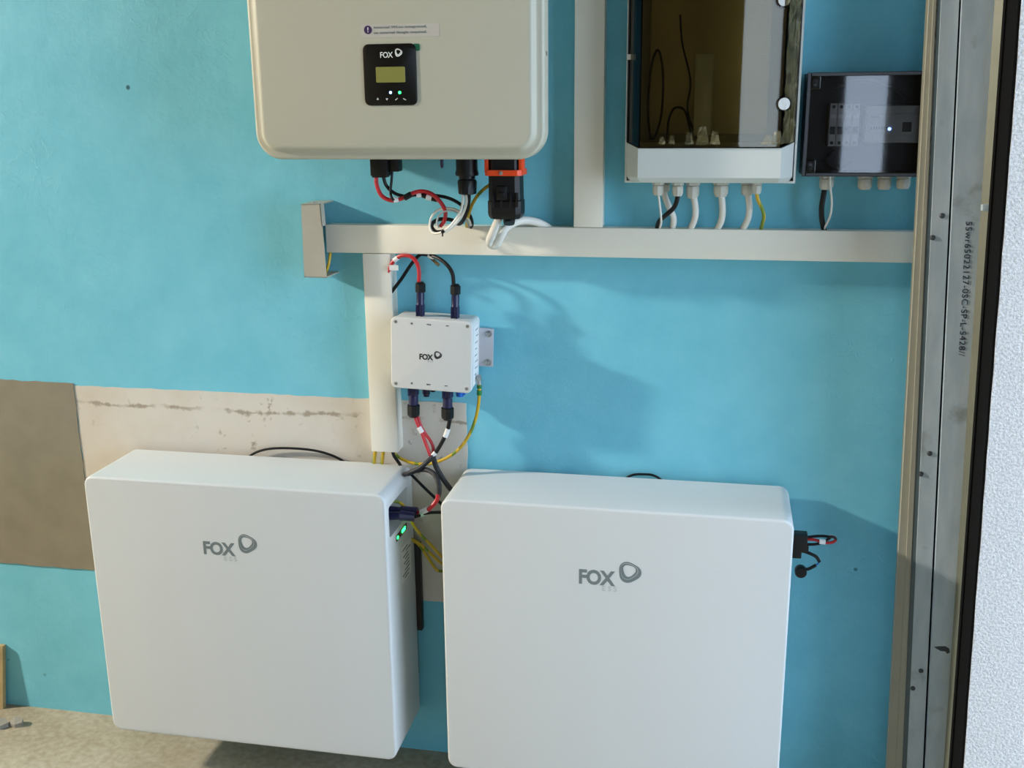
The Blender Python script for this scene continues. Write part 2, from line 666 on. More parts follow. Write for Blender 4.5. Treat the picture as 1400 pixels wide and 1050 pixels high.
single('wall_front', None, None, MROOM, rear_wall, (0, REAR, 0), kind='structure')
single('wall_left', None, None, MROOM, lambda bm: box(bm, -8.1, -8.0, REAR, 0, 0, 3.6), (-8.0, -2, 0), kind='structure')
single('wall_outer', None, None, MROOM, lambda bm: (box(bm, 1.6, 1.75, REAR, GATE[0], 0, 3.6), box(bm, 1.6, 1.75, GATE[0], 0.1, GATE[3], 3.6)), (1.6, -2, 0), kind='structure')

# ---- white stucco wall and galvanised door track at the right
JT, JB = -80, 1130     # jamb lines are given at these two picture heights (they lean a little)


def jline(x0, x350, x700, x1050, d):
    sl = (x1050 - x0) / 1050.0
    top = P(x0 + sl * -300, -300, d)
    bot = P(x1050 + sl * 230, 1280, d)
    k = (0.0 - bot.z) / (top.z - bot.z)
    b = bot.lerp(top, k)
    k2 = (3.6 - bot.z) / (top.z - bot.z)
    return b, bot.lerp(top, k2)


def upright(bm, section):
    """section: list of ((px at y=0, px at y=1050), depth) corner lines, closed polygon"""
    lo, hi = [], []
    for (x0, x1), d in section:
        b, t = jline(x0, 0, 0, x1, d)
        lo.append(b)
        hi.append(t)
    loft(bm, [lo, hi])


def offs(bm, lines, dx, dd):
    return


def slabline(bm, xl, xr, d, th, dr=None):
    """upright strip between two edge lines at depth d (left) and dr (right), thickness th towards the wall"""
    dr = d if dr is None else dr
    a0, a1 = jline(xl[0], 0, 0, xl[1], d)
    b0, b1 = jline(xr[0], 0, 0, xr[1], dr)
    o = Vector((0, th, 0))
    loft(bm, [[a0, b0, b0 + o, a0 + o], [a1, b1, b1 + o, a1 + o]])


def trim(name, m, build):
    return single(name, None, None, m, build, (0.4, -0.1, 0), kind='structure', smooth=30)


trim('trim_1', MBEI, lambda bm: (slabline(bm, (1270.5, 1212), (1277, 1226), 0.118, 0.012), slabline(bm, (1276.5, 1225), (1280, 1233), 0.124, 0.016)))
tk = Thing('steel_door_track', 'galvanised steel door track with printed code and screws beside white stucco wall', 'door track', (0.42, -0.1, 0))
tk.part('flange', MGV, lambda bm: slabline(bm, (1287, 1240), (1311.5, 1261.5), 0.128, 0.012))
tk.part('flange_edge', MSLATE, lambda bm: slabline(bm, (1279.6, 1232.6), (1287, 1240), 0.1235, 0.014))
tk.part('groove', MDRK, lambda bm: slabline(bm, (1308, 1258), (1320, 1270), 0.112, 0.006))
web = tk.part('web', MGV, lambda bm: slabline(bm, (1315.5, 1265.5), (1360, 1290), 0.135, 0.012))
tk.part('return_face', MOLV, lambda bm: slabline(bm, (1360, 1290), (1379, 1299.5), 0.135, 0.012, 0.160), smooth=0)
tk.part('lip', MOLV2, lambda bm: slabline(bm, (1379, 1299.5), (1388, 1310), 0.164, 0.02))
for sx, sy in ((1288, 295), (1275, 325), (1271, 620), (1259, 648), (1259, 917), (1248, 941)):
    q = P(sx, sy, 0.128)
    tk.part('screw', MSTEEL, lambda bm: (lathe(bm, q, (0, -1, 0), [(0, 0.0050), (0.0016, 0.0048), (0.0030, 0.0028)], 14)))
# printed code, reading downwards
bt = fit_text('55wr65022127-0SC-SP-L-5428//', 0, 1, 0, 1, 0, -0.004, 1.05)
A = P(1320.5, 303, 0.1352)
B = P(1310.5, 487, 0.1352)
hgt = (P(1327, 395, 0.1352) - P(1318.5, 395, 0.1352)).length
adv = B - A
nrm = Vector((-adv.z, 0, adv.x)).normalized()
if nrm.x < 0:
    nrm = -nrm
for v in bt.vertices:
    v.co = A + adv * v.co.x + nrm * (hgt * v.co.z) + Vector((0, -0.0003 + v.co.y, 0))
tk.mesh('printed_code', bt, MBLKP)


def dent(bm):
    q = P(1290, 888, 0.1352)
    pts = [(-15, -3), (-8, -5), (2, -6), (8, -3), (10, 4), (6, 7), (3, 3), (-4, 3), (-10, 0)]
    sc = 0.00125
    loft(bm, [[(q.x + x * sc, q.y + 0.0005, q.z - z * sc) for x, z in pts], [(q.x + x * sc, q.y - 0.0005, q.z - z * sc) for x, z in pts]])


tk.part('scuff_mark', MDARKP, dent)
tk.part('clip', MGV, lambda bm: box(bm, *(lambda q: (q.x - 0.012, q.x + 0.006, q.y - 0.004, q.y + 0.01, q.z - 0.006, q.z + 0.006))(P(1352, 284, 0.165)), bev=0.002))


def seal(bm):
    a0, a1 = jline(1396.5, 0, 0, 1317, 0.30)
    for x0, x1, y0, y1 in ((-0.004, 0.0, 0.002, 0.080), (-0.007, 0.004, 0.072, 0.088)):
        loft(bm, [[p + Vector((x, y, 0)) for x, y in ((x0, y0), (x1, y0), (x1, y1), (x0, y1))] for p in (a0, a1)])


trim('trim_2', MDRK, seal)


def right_wall(bm):
    a0, a1 = jline(1396.5, 0, 0, 1317, 0.30)
    n = 90
    rnd = random.Random(5)
    L = []
    for i in range(n + 1):
        p = a0.lerp(a1, i / n)
        L.append(p + Vector((rnd.uniform(0.0, 0.0012), 0, 0)))
    X = 1.6
    front = [bm.verts.new(p) for p in L]
    frontr = [bm.verts.new((X, -0.30, p.z)) for p in L]
    back = [bm.verts.new((p.x, -0.24, p.z)) for p in L]
    backr = [bm.verts.new((X, -0.24, p.z)) for p in L]
    for i in range(n):
        bm.faces.new((front[i], frontr[i], frontr[i + 1], front[i + 1]))
        bm.faces.new((front[i], front[i + 1], back[i + 1], back[i]))
        bm.faces.new((back[i], back[i + 1], backr[i + 1], backr[i]))
        bm.faces.new((frontr[i], backr[i], backr[i + 1], frontr[i + 1]))
    bm.faces.new((front[0], back[0], backr[0], frontr[0]))
    bm.faces.new((front[n], frontr[n], backr[n], back[n]))


single('wall_right', None, None, MST, right_wall, (0.9, -0.3, 0), kind='structure', smooth=20)

# ================================================================ batteries
BF, BB = 0.215, 0.022     # front and back of the battery, metres off the wall


def battery(x0, x1, label, side_slot):
    z0, z1 = 0.113, 0.748
    t = Thing('battery_unit', label, 'battery', ((x0 + x1) / 2, -0.11, z0), 'wall-hung battery units')
    bm = bmesh.new()
    slab(bm, x0, x1, z0, z1, BB, BF, 0.022, 0.006, 8, 5)
    me = finish(bm, 'shell', MBAT, t.loc, 0)
    o = bpy.data.objects.new('shell', me)
    o.parent = t.o
    COL.objects.link(o)
    if side_slot:
        cb = bmesh.new()
        box(cb, x1 - 0.05, x1 + 0.05, -0.195, -0.06, z1 - 0.105, z1 - 0.036, 0.006, 3)
        cm = finish(cb, 'cut', MBAT, t.loc, 0)
        c = bpy.data.objects.new('cut', cm)
        COL.objects.link(c)
        c.parent = t.o
        md = o.modifiers.new('slot', 'BOOLEAN')
        md.operation = 'DIFFERENCE'
        md.object = c
        md.solver = 'EXACT'
        dg = bpy.context.evaluated_depsgraph_get()
        dg.update()
        me2 = bpy.data.meshes.new_from_object(o.evaluated_get(dg))
        o.modifiers.clear()
        o.data = me2
        bpy.data.objects.remove(c)
        me2.name = 'shell'
    o.data.shade_smooth()
    o.data.set_sharp_from_angle(angle=R(30))
    t.part('wall_bracket', MBLK, lambda b: box(b, x0 + 0.03, x1 - 0.004, -0.024, -0.002, z0 + 0.10, z0 + 0.50, 0.003))
    return t


b1 = battery(-1.370, -0.672, 'white battery unit on bare plaster strip with a green-lit socket slot', True)
logo(b1, BF, 279, 322, 739.5, 757.5, 337.5, 743.5, 12.6, MGRYP, (307, 324, 760.5, 766.5), MGRYL)
b2 = battery(-0.553, 0.157, 'white battery unit on turquoise wall next to the door track', False)
logo(b2, BF, 791.5, 841, 777.5, 798, 860.5, 782.5, 15.2, MGRYP, (823.5, 843, 801, 807.5), MGRYL)
# LED strip and type sticker on the right side of the first battery
xs = -0.672
b1.part('mounting_rail', MBLK, lambda bm: box(bm, xs - 0.03, P(576.5, 800, 0.014).x, -0.0215, -0.003, P(572, 860, 0.014).z, P(568, 742, 0.014).z, 0.002))


def side_quad(bm, y0, y1, z0, z1, th, sh=0.0):
    """thin raised panel on the battery's right side, y = distance from the wall"""
    loft(bm, [[(xs - 0.0004, -y0, z0 + sh), (xs - 0.0004, -y1, z0), (xs - 0.0004, -y1, z1), (xs - 0.0004, -y0, z1 + sh)],
              [(xs + th, -y0, z0 + sh), (xs + th, -y1, z0), (xs + th, -y1, z1), (xs + th, -y0, z1 + sh)]])


lp = b1.part('status_panel', MBLK2, lambda bm: side_quad(bm, 0.075, 0.152, 0.616, 0.630, 0.001))
b1.part('status_led', MLEDG, lambda bm: side_quad(bm, 0.088, 0.112, 0.620, 0.627, 0.0022), lp, label='green lit bar')
b1.part('status_led', MLEDG, lambda bm: side_quad(bm, 0.140, 0.147, 0.620, 0.626, 0.0022), lp, label='green lit dot')
st = b1.part('type_sticker', MTAG, lambda bm: side_quad(bm, 0.050, 0.120, 0.500, 0.585, 0.0006))
rs = random.Random(2)
for i in range(9):
    zz = 0.577 - i * 0.0085
    a = rs.uniform(0.052, 0.075)
    b1.part('printed_line', MGRYP, lambda bm: side_quad(bm, a, rs.uniform(0.085, 0.117), zz - 0.002, zz + 0.001, 0.0010), st)

# ================================================================ inverter
IF_, IB = 0.22, 0.02
IX0, IX1, IZ0, IZ1 = -0.908, -0.334, 1.4335, 1.98
inv = Thing('solar_inverter', 'large warm white inverter with black display panel above the cable trunking', 'inverter', ((IX0 + IX1) / 2, -0.1, IZ0))
inv.part('rear_housing', MINV, lambda bm: slab(bm, IX0 + 0.03, IX1 - 0.055, IZ0 + 0.03, IZ1 - 0.01, IB, 0.17, 0.03, 0.004))
cov = inv.part('front_cover', MINV, lambda bm: slab(bm, IX0, IX1, IZ0, IZ1, 0.165, 0.207, 0.052, 0.007, 12, 4, ((0.2075, 0.014), (0.2095, 0.0165), (0.2165, 0.0195), (0.2195, 0.023), (0.22, 0.028))))
inv.part('cover_screw', MSCR, lambda bm: lathe(bm, (IX1 - 0.002, -0.188, P(745, 73, 0.19).z), (1, 0, 0), [(0, 0.004), (0.003, 0.004), (0.004, 0.002)], 12), cov)


def onface(px0, px1, py0, py1, d):
    a, b = P(px0, py1, d), P(px1, py0, d)
    return a.x, b.x, a.z, b.z


fx = onface(499.5, 568.5, 59, 144.5, IF_)
dsp = inv.part('display_panel', MBLK2, lambda bm: slab(bm, fx[0], fx[1], fx[2], fx[3], IF_ - 0.001, IF_ + 0.002, 0.011, 0.001, 6, 2))
DF = IF_ + 0.002
q = onface(514.5, 553.5, 91, 113, DF)
inv.part('lcd_screen', MLCD, lambda bm: slab(bm, q[0], q[1], q[2], q[3], DF - 0.001, DF + 0.0006, 0.002, 0.0002, 3, 1), dsp, label='olive lit liquid crystal screen')
for px, m, nm in ((534, MLEDB, 'blue lit dot'), (546.5, MLEDG, 'green lit dot')):
    c = P(px, 126.5, DF)
    inv.part('indicator_led', m, lambda bm: lathe(bm, (c.x, c.y + 0.0004, c.z), (0, -1, 0), [(0, 0.0026), (0.001, 0.0026), (0.0014, 0.0012)], 12), dsp, label=nm)
for i, px in enumerate((516.5, 529, 542, 553.5)):
    c = P(px, 135.5, DF)
    s_ = 0.0022

    def key(bm):
        # four touch-key marks: up, down, return and check
        if i == 0:
            pp = [(-1, -0.6), (1, -0.6), (0, 1.2)]
        elif i == 1:
            pp = [(-1, 0.6), (0, -1.2), (1, 0.6)]
        elif i == 2:
            pp = [(-1.2, -0.2), (-0.9, -0.7), (-0.3, -0.9), (1.2, 0.7), (0.9, 1.0), (-0.4, -0.2)]
        else:
            pp = [(-1.4, 0.8), (-0.2, 0.2), (1.2, -0.6), (1.2, -1.0), (-0.4, -0.4), (-1.4, 0.2)]
        loft(bm, [[(c.x + x * s_, c.y + 0.0003, c.z + z * s_) for x, z in pp], [(c.x + x * s_, c.y - 0.0004, c.z + z * s_) for x, z in pp]])
    inv.part('touch_key', MLOGW, key, dsp)
logo(inv, DF, 520.0, 537.2, 71.2, 79.2, 544.6, 71.8, 5.0, MLOGW, parent=dsp, bold=0.012)
# paper sticker over the display
q = onface(494, 600, 31, 52, IF_)
MSTK = plain('sticker_film', (190, 186, 176), 0.4)
stk = inv.part('notice_sticker', MSTK, lambda bm: slab(bm, q[0], q[1], q[2], q[3], IF_ - 0.001, IF_ + 0.0004, 0.002, 0.0002, 3, 1))
c = P(503.2, 40.8, IF_)
dot = inv.part('warning_dot', MPUR, lambda bm: lathe(bm, (c.x, c.y, c.z), (0, -1, 0), [(0.0002, 0.0076), (0.0008, 0.0076)], 28), stk)
inv.mesh('exclamation_mark', fit_text('!', c.x - 0.0011, c.x + 0.0011, c.z - 0.0046, c.z + 0.0046, c.y - 0.0008, 0.01), MLOGW, stk)
for s_, y0, y1 in (('Internal WLan integrated,', 34.0, 40.2), ('no external dongle required.', 41.2, 47.6)):
    a, b = P(511.5, y1, IF_), P(583.5, y0, IF_)
    inv.mesh('notice_lettering', fit_text(s_, a.x, b.x, a.z, b.z, -IF_ - 0.0003, 0.004, 1.05), MGRYP, stk)
q = onface(565.2, 574, 59.5, 69.5, IF_)
inv.part('green_seal', MGRN, lambda bm: slab(bm, q[0], q[1], q[2], q[3], IF_ - 0.001, IF_ + 0.0008, 0.003, 0.0002, 4, 1), label='small green square seal')
# sockets under the inverter (depths a hand's breadth off the wall)
CD = 0.11


def sock(bm, px0, px1, py1, d, dep, bev=0.003, z1=IZ0 + 0.03):
    a, b = P(px0, py1, d), P(px1, py1, d)
    box(bm, a.x, b.x, -d, -d + dep, min(a.z, b.z), z1, bev)


inv.part('input_socket', MBLK, lambda bm: (sock(bm, 506, 530, 241, CD, 0.034), sock(bm, 508, 528, 243, CD - 0.004, 0.026, 0.002)), label='black solar input socket block')
inv.part('input_socket', MBLK, lambda bm: sock(bm, 530.5, 545, 235, CD - 0.01, 0.03), label='black narrow input socket')
c = P(604.3, 230, CD)
inv.part('drain_pin', MNVY, lambda bm: lathe(bm, (c.x, -CD, c.z), (0, 0, 1), [(0, 0.0008), (0.002, 0.003), (0.006, 0.0036), (0.05, 0.0036)], 12))
c0, c1 = P(638.5, 240, CD), P(638.5, 266, CD)
inv.part('signal_gland', MBLK, lambda bm: (lathe(bm, (c0.x, -CD, c0.z), (0, 0, 1), [(0, 0.0225), (0.004, 0.0235), (0.012, 0.0215), (0.06, 0.0215)], 24),
                                            cyl(bm, (c0.x, -CD, c0.z + 0.001), (c0.x, -CD, c0.z - 0.006), 0.0165),
                                            lathe(bm, (c0.x, -CD, c1.z), (0, 0, 1), [(0, 0.013), (0.002, 0.0185), (0.026, 0.0200), (0.030, 0.0175)], 10)))

# AC plug with orange locking strap
AD = 0.14
a = P(666, 300, AD)
b = P(711, 300, AD)
acx, acz = (a.x + b.x) / 2, a.z
hw = (b.x - a.x) / 2
acp = Thing('mains_plug', 'big black plug with orange strap hanging under the inverter', 'plug', (acx, -AD + 0.03, acz))


def octo(w_, dp, cut=0.3):
    c_ = cut * min(w_, dp)
    return [(-w_, -dp + c_), (-w_ + c_, -dp), (w_ - c_, -dp), (w_, -dp + c_), (w_, dp - c_), (w_ - c_, dp), (-w_ + c_, dp), (-w_, dp - c_)]


def plug_body(bm):
    cy = -AD + 0.03
    rr = [(0.0, 0.86, 0.8), (0.006, 0.97, 0.95), (0.012, 1.0, 1.0), (0.035, 1.0, 1.0), (0.037, 0.95, 0.95), (0.112, 0.93, 0.93), (IZ0 + 0.029 - acz, 0.92, 0.92)]
    loft(bm, [[(acx + x, cy + y, acz + h) for x, y in octo(hw * s1, 0.03 * s2)] for h, s1, s2 in rr])


acp.part('plug_body', MBLK, plug_body)
for sx in (-0.6, -0.1, 0.45, 0.8):
    acp.part('grip_rib', MBLK, lambda bm: box(bm, acx + hw * sx - 0.002, acx + hw * sx + 0.002, -AD - 0.003, -AD + 0.01, acz + 0.024, acz + 0.052, 0.001))
lt = acp.part('release_latch', MBLK, lambda bm: (box(bm, acx - 0.013, acx + 0.009, -AD - 0.006, -AD + 0.006, acz + 0.038, acz + 0.066, 0.003), box(bm, acx - 0.009, acx + 0.005, -AD - 0.009, -AD, acz + 0.044, acz + 0.054, 0.002)))
sz = P(690, 236.5, AD).z


def strap(bm):
    for dz, hh in ((0.0, 0.0055),):
        prof_o = octo(hw * 1.10, 0.036, 0.2)
        prof_i = octo(hw * 0.95, 0.0295, 0.2)
        rings = []
        for z in (sz - hh, sz + hh):
            rings.append([(acx + x, -AD + 0.03 + y, z) for x, y in prof_o])
        vo = loft(bm, rings, cap=False)
        vi = loft(bm, [[(acx + x, -AD + 0.03 + y, z) for x, y in prof_i] for z in (sz - hh, sz + hh)], cap=False)
        for k in (0, 1):
            for i in range(8):
                j = (i + 1) % 8
                bm.faces.new((vo[k][i], vo[k][j], vi[k][j], vi[k][i]))
    for sx in (-1, 1):
        box(bm, acx + sx * hw * 1.03 - 0.004, acx + sx * hw * 1.03 + 0.004, -AD + 0.004, -AD + 0.03, sz, sz + 0.035, 0.001)


sp = acp.part('locking_strap', MORG, strap, label='orange strap around the plug')
acp.part('strap_bolt', MSCR, lambda bm: lathe(bm, (acx - 0.003, -AD - 0.0055, sz), (0, -1, 0), [(0, 0.0042), (0.0025, 0.0042), (0.003, 0.0025)], 6), sp)
acp.part('cord_outlet', MBLK, lambda bm: cyl(bm, (acx + 0.006, -AD + 0.028, acz + 0.004), (acx + 0.007, -AD + 0.02, acz - 0.010), 0.013, 0.011))

# ================================================================ cable trunking
TD = 0.045


def trunk(name_label, x0, x1, z0, z1, d0=TD, group=None, vertical=False, lean=0.0):
    t = Thing('cable_trunking', name_label, 'trunking', ((x0 + x1) / 2, -d0 / 2, z0), 'cream cable trunking')
    t.part('trunking_base', MTRK, lambda bm: box(bm, x0 + (0.0012 if vertical else 0), x1 - (0.0012 if vertical else 0), -d0 + 0.012, -0.0005, z0 + (0 if vertical else 0.0012), z1 - (0 if vertical else 0.0012), 0.0006, 1))
    t.part('trunking_lid', MTRK, lambda bm: box(bm, x0, x1, -d0, -d0 + 0.0135, z0, z1, 0.0018, 2))
    if lean:
        t.o.rotation_euler.y = lean
    return t


zt, zb = P(850, 312, TD).z, P(850, 352.5, TD).z
trunk('long cream trunking running horizontally from the small grey cover to the door track', P(445.5, 326, TD).x, 0.43, zb, zt)
vb = P(524, 618, TD).z
trunk('short cream trunking dropping from the horizontal run to the left battery', -0.7565, -0.6945, vb, zb - 0.0008, vertical=True)
va, vb2 = P(785, 150, TD), P(825.5, 150, TD)
trunk('cream trunking rising upright between inverter and smoked-door cabinet', va.x, vb2.x, zt + 0.0008, 2.6, vertical=True)

# small grey cover at the trunking's end
sc_ = Thing('cable_end_cover', 'small grey metal cover box at the end of the long trunking', 'cover', (-0.85, -0.03, 1.18))
SD = 0.078
a, b, c, e = P(411.5, 279, SD), P(438, 278.5, SD), P(446.5, 380, SD), P(416, 379, SD)


def cover(bm):
    fr = [a, b, c, e]
    th = 0.0022
    # front plate, then left, top and bottom walls; right side stays open
    loft(bm, [fr, [p + Vector((0, th, 0)) for p in fr]])
    bk = lambda p: Vector((p.x, -0.001, p.z))
    i_ = Vector((th, 0, 0))
    k_ = Vector((0, 0, th))
    loft(bm, [[a, e, e + i_, a + i_], [bk(a), bk(e), bk(e) + i_, bk(a) + i_]])
    loft(bm, [[a, b, b - k_, a - k_], [bk(a), bk(b), bk(b) - k_, bk(a) - k_]])
    loft(bm, [[e, c, c + k_, e + k_], [bk(e), bk(c), bk(c) + k_, bk(e) + k_]])
    # narrow folded lip along the upper half of the open side
    m_ = b.lerp(c, 0.30)
    loft(bm, [[b, m_, m_ - i_, b - i_], [p + Vector((0.001, 0.018, 0)) for p in (b, m_, m_ - i_, b - i_)]])


sc_.part('cover_body', MSB, cover, smooth=0)
for px, py, s_ in ((429, 276, 1), (434, 382, -1)):
    q = P(px, py, SD - 0.02)
    sc_.part('cover_screw', MSCR, lambda bm: lathe(bm, (q.x, q.y, (a.z if s_ > 0 else e.z) - s_ * 0.004), (0, 0, s_), [(0, 0.003), (0.006, 0.003), (0.007, 0.0018)], 10))

# ================================================================ junction box
JF, JBK = 0.098, 0.022
jx0, jx1, jz0, jz1 = -0.6845, -0.508, 0.9455, 1.1005
jb = Thing('junction_box', 'square white junction box with navy connectors below the horizontal trunking', 'junction box', ((jx0 + jx1) / 2, -0.05, (jz0 + jz1) / 2))
jb.part('box_body', MJB, lambda bm: slab(bm, jx0 + 0.0015, jx1 - 0.0015, jz0 + 0.0015, jz1 - 0.0015, JBK, JF - 0.012, 0.010, 0.001))
lid = jb.part('box_lid', MJB, lambda bm: slab(bm, jx0, jx1, jz0, jz1, JF - 0.013, JF, 0.011, 0.003))
for x in (jx0 + 0.011, jx1 - 0.010):
    for z in (jz0 + 0.010, jz1 - 0.010):
        jb.part('lid_screw', MSCR, lambda bm: lathe(bm, (x, -JF + 0.0005, z), (0, -1, 0), [(0, 0.0036), (0.0008, 0.0036), (0.0009, 0.0028)], 14), lid)
jb.part('mounting_flange', MJBS, lambda bm: box(bm, jx0 - 0.006, jx1 + 0.030, -JBK - 0.001, -JBK + 0.004, jz0 + 0.042, jz1 - 0.028, 0.0015))
jb.part('flange_spacer', MJBS, lambda bm: box(bm, jx0 + 0.03, jx1 - 0.03, -JBK + 0.004, -0.0005, jz0 + 0.045, jz1 - 0.03, 0.001))
for z in (jz0 + 0.052, jz1 - 0.040):
    jb.part('wall_screw', MSCR, lambda bm: (cyl(bm, (jx1 + 0.019, -JBK - 0.0005, z), (jx1 + 0.019, -JBK - 0.0025, z), 0.0075), lathe(bm, (jx1 + 0.019, -JBK - 0.002, z), (0, -1, 0), [(0, 0.0055), (0.005, 0.005), (0.006, 0.003)], 6)))
jw, jh = jx1 - jx0, jz1 - jz0
for s_, fx_, fz_, w_, h_ in (('+', 0.262, 0.925, 0.030, 0.034), ('PCS', 0.475, 0.925, 0.05, 0.020), ('-', 0.700, 0.925, 0.036, 0.011),
                             ('+', 0.262, 0.085, 0.030, 0.034), ('BAT', 0.475, 0.085, 0.05, 0.020), ('-', 0.690, 0.085, 0.036, 0.011)):
    cx, cz = jx0 + jw * fx_, jz0 + jh * fz_
    jb.mesh('printed_mark', fit_text(s_, cx - w_ * jw / 2, cx + w_ * jw / 2, cz - h_ * jh / 2, cz + h_ * jh / 2, -JF + 0.0001, 0.02, 1.0, 0, 0.0005), MBLKP, lid)
cx, cz = jx0 + jw * 0.445, jz0 + jh * 0.47
jb.mesh('logo_lettering', fit_text('FOX', cx - 0.0155, cx + 0.0145, cz - 0.0060, cz + 0.0068, -JF + 0.0001, 0.035, 0.95, 0, 0.0005), MBLKP, lid)
jb.mesh('logo_loop', ring_logo(cx + 0.0245, cz + 0.0062, 0.0083, -JF + 0.0001), MBLKP, lid)
jb.mesh('logo_small_lettering', fit_text('ESS', cx + 0.003, cx + 0.0145, cz - 0.0105, cz - 0.0078, -JF + 0.0001, 0, 1.5, 0, 0.0005), MGRYL, lid)


def jside(bm, y0, y1, z0, z1):
    X = jx1 - 0.0015
    box(bm, X - 0.0004, X + 0.0005, -y1, -y0, z0, z1)


stj = jb.part('side_sticker', MTAG, lambda bm: jside(bm, 0.035, 0.075, jz0 + 0.01, jz1 - 0.015))
for i in range(8):
    zz = jz1 - 0.024 - i * 0.014
    jb.part('printed_line', MGRYP, lambda bm: box(bm, jx1 - 0.0012, jx1 - 0.0006, -rs.uniform(0.055, 0.072), -rs.uniform(0.038, 0.048), zz - 0.002, zz), stj)


def pv_connector(bm_m, x, y, z0, dz, L1, L2, r=0.0085):
    """body from the box outwards (dz = +1 up / -1 down), then the dark ribbed nut"""


def connector(x, d, zbase, up, L1, L2, r, m1=MNVY, m2=MBLK):
    s_ = 1 if up else -1
    body = jb.part('connector_body', m1, lambda bm: lathe(bm, (x, -d, zbase - s_ * 0.004), (0, 0, s_), [(0, r * 0.8), (0.006, r * 0.8), (0.007, r), (L1 * 0.55, r), (L1 * 0.6, r * 0.86), (L1, r * 0.9), (L1 + 0.004, r * 0.85)], 12))
    jb.part('connector_clip', m1, lambda bm: (box(bm, x - r * 0.75, x - r * 0.35, -d - r * 1.08, -d, *sorted((zbase, zbase + s_ * L1 * 0.5)), bev=0.0008), box(bm, x + r * 0.35, x + r * 0.75, -d - r * 1.08, -d, *sorted((zbase, zbase + s_ * L1 * 0.5)), bev=0.0008)), body)
    jb.part('connector_nut', m2, lambda bm: lathe(bm, (x, -d, zbase + s_ * L1), (0, 0, s_), [(0, r * 1.02), (0.001, r * 1.16), (L2 * 0.8, r * 1.14), (L2, r * 0.72)], 8), body)


DJ = 0.06
xa, xb = P(572.3, 410, DJ).x, P(620, 412, DJ).x
connector(xa, DJ, jz1 - 0.003, True, 0.052, 0.022, 0.0098)
connector(xb, DJ, jz1 - 0.003, True, 0.052, 0.022, 0.0098)
xc, xd = P(568, 560, DJ + 0.012).x, P(614.5, 560, DJ + 0.012).x
connector(xc, DJ + 0.012, jz0 + 0.003, False, 0.045, 0.028, 0.0122)
connector(xd, DJ + 0.012, jz0 + 0.003, False, 0.045, 0.028, 0.0122)
jb.part('blanking_cap', MNVY, lambda bm: lathe(bm, (xc + 0.022, -DJ + 0.012, jz0 + 0.004), (0, 0, -1), [(0, 0.009), (0.026, 0.009), (0.027, 0.007), (0.032, 0.007)], 12))
jb.part('blanking_cap', MBLK, lambda bm: lathe(bm, (xc + 0.035, -DJ + 0.02, jz0 + 0.004), (0, 0, -1), [(0, 0.006), (0.022, 0.006), (0.023, 0.004)], 12), label='black blanking cap')
jb.part('blanking_cap', MBLU, lambda bm: (lathe(bm, (xd + 0.021, -DJ + 0.012, jz0 + 0.004), (0, 0, -1), [(0, 0.009), (0.012, 0.010), (0.026, 0.008), (0.027, 0.005)], 12), box(bm, xd + 0.024, xd + 0.034, -DJ + 0.008, -DJ + 0.014, jz0 - 0.018, jz0, 0.001)), label='bright blue blanking cap')
jb.o.rotation_euler.y = R(2.0)

# ================================================================ smoked-door cabinet
ex0, ex1 = -0.1905, 0.122
ez0 = P(970, 249, 0.13).z
ezd = P(970, 202.5, 0.135).z
cab = Thing('fuse_cabinet', 'white electrical cabinet with brown smoked door above the trunking', 'cabinet', ((ex0 + ex1) / 2, -0.06, ez0))
ETOP = 1.95


def facet(x0, x1, d0, d1, ch):
    return [(x0, -d0), (x0 + ch, -d1), (x1 - ch, -d1), (x1, -d0)]


def cab_base(bm):
    # open tray: back plate and four walls
    x0, x1 = ex0 - 0.004, ex1 + 0.006
    box(bm, x0, x1, -0.008, -0.0005, ez0 - 0.004, ETOP)
    box(bm, x0, x0 + 0.004, -0.098, -0.008, ez0 - 0.004, ETOP)
    box(bm, x1 - 0.004, x1, -0.098, -0.008, ez0 - 0.004, ETOP)
    box(bm, x0 + 0.004, x1 - 0.004, -0.098, -0.008, ez0 - 0.004, ez0)
    box(bm, x0 + 0.004, x1 - 0.004, -0.098, -0.008, ETOP - 0.004, ETOP)


cab.part('cabinet_base', MCAB, cab_base, smooth=0)


def lower_front(bm):
    pr0 = facet(ex0 + 0.006, ex1 - 0.006, 0.094, 0.118, 0.022)
    pr = facet(ex0, ex1, 0.098, 0.135, 0.024)
    prt = [(x, y) for x, y in pr]
    rings = []
    rings.append([(x, y, ez0 - 0.002) for x, y in pr0] )
    rings.append([(x, y, ez0 + 0.008) for x, y in pr])
    rings.append([(x, y, ezd + (0.009 if i in (0, 3) else 0.0)) for i, (x, y) in enumerate(pr)])
    # close to a solid by a back edge
    rings = [[(ring[0][0], -0.09, ring[0][2])] + ring + [(ring[3][0], -0.09, ring[3][2])] for ring in rings]
    loft(bm, rings)


cab.part('lower_front', MCAB, lower_front, smooth=20)
cab.part('inner_plate', MCABI, lambda bm: box(bm, ex0 + 0.004, ex1 - 0.004, -0.02, -0.0085, ezd - 0.02, ETOP - 0.01))
cab.part('inner_lining', MCABI, lambda bm: (box(bm, ex0 + 0.0006, ex0 + 0.004, -0.094, -0.0205, ezd + 0.002, ETOP - 0.01), box(bm, ex1 - 0.003, ex1 + 0.0015, -0.094, -0.0205, ezd + 0.002, ETOP - 0.01), box(bm, ex0 + 0.004, ex1 - 0.003, -0.094, -0.0205, ezd - 0.012, ezd - 0.008)))
ifr = cab.part('inner_cover', MCABI, lambda bm: (box(bm, ex0 + 0.036, ex1 - 0.05, -0.06, -0.03, ezd + 0.022, ETOP - 0.06, 0.006), ))


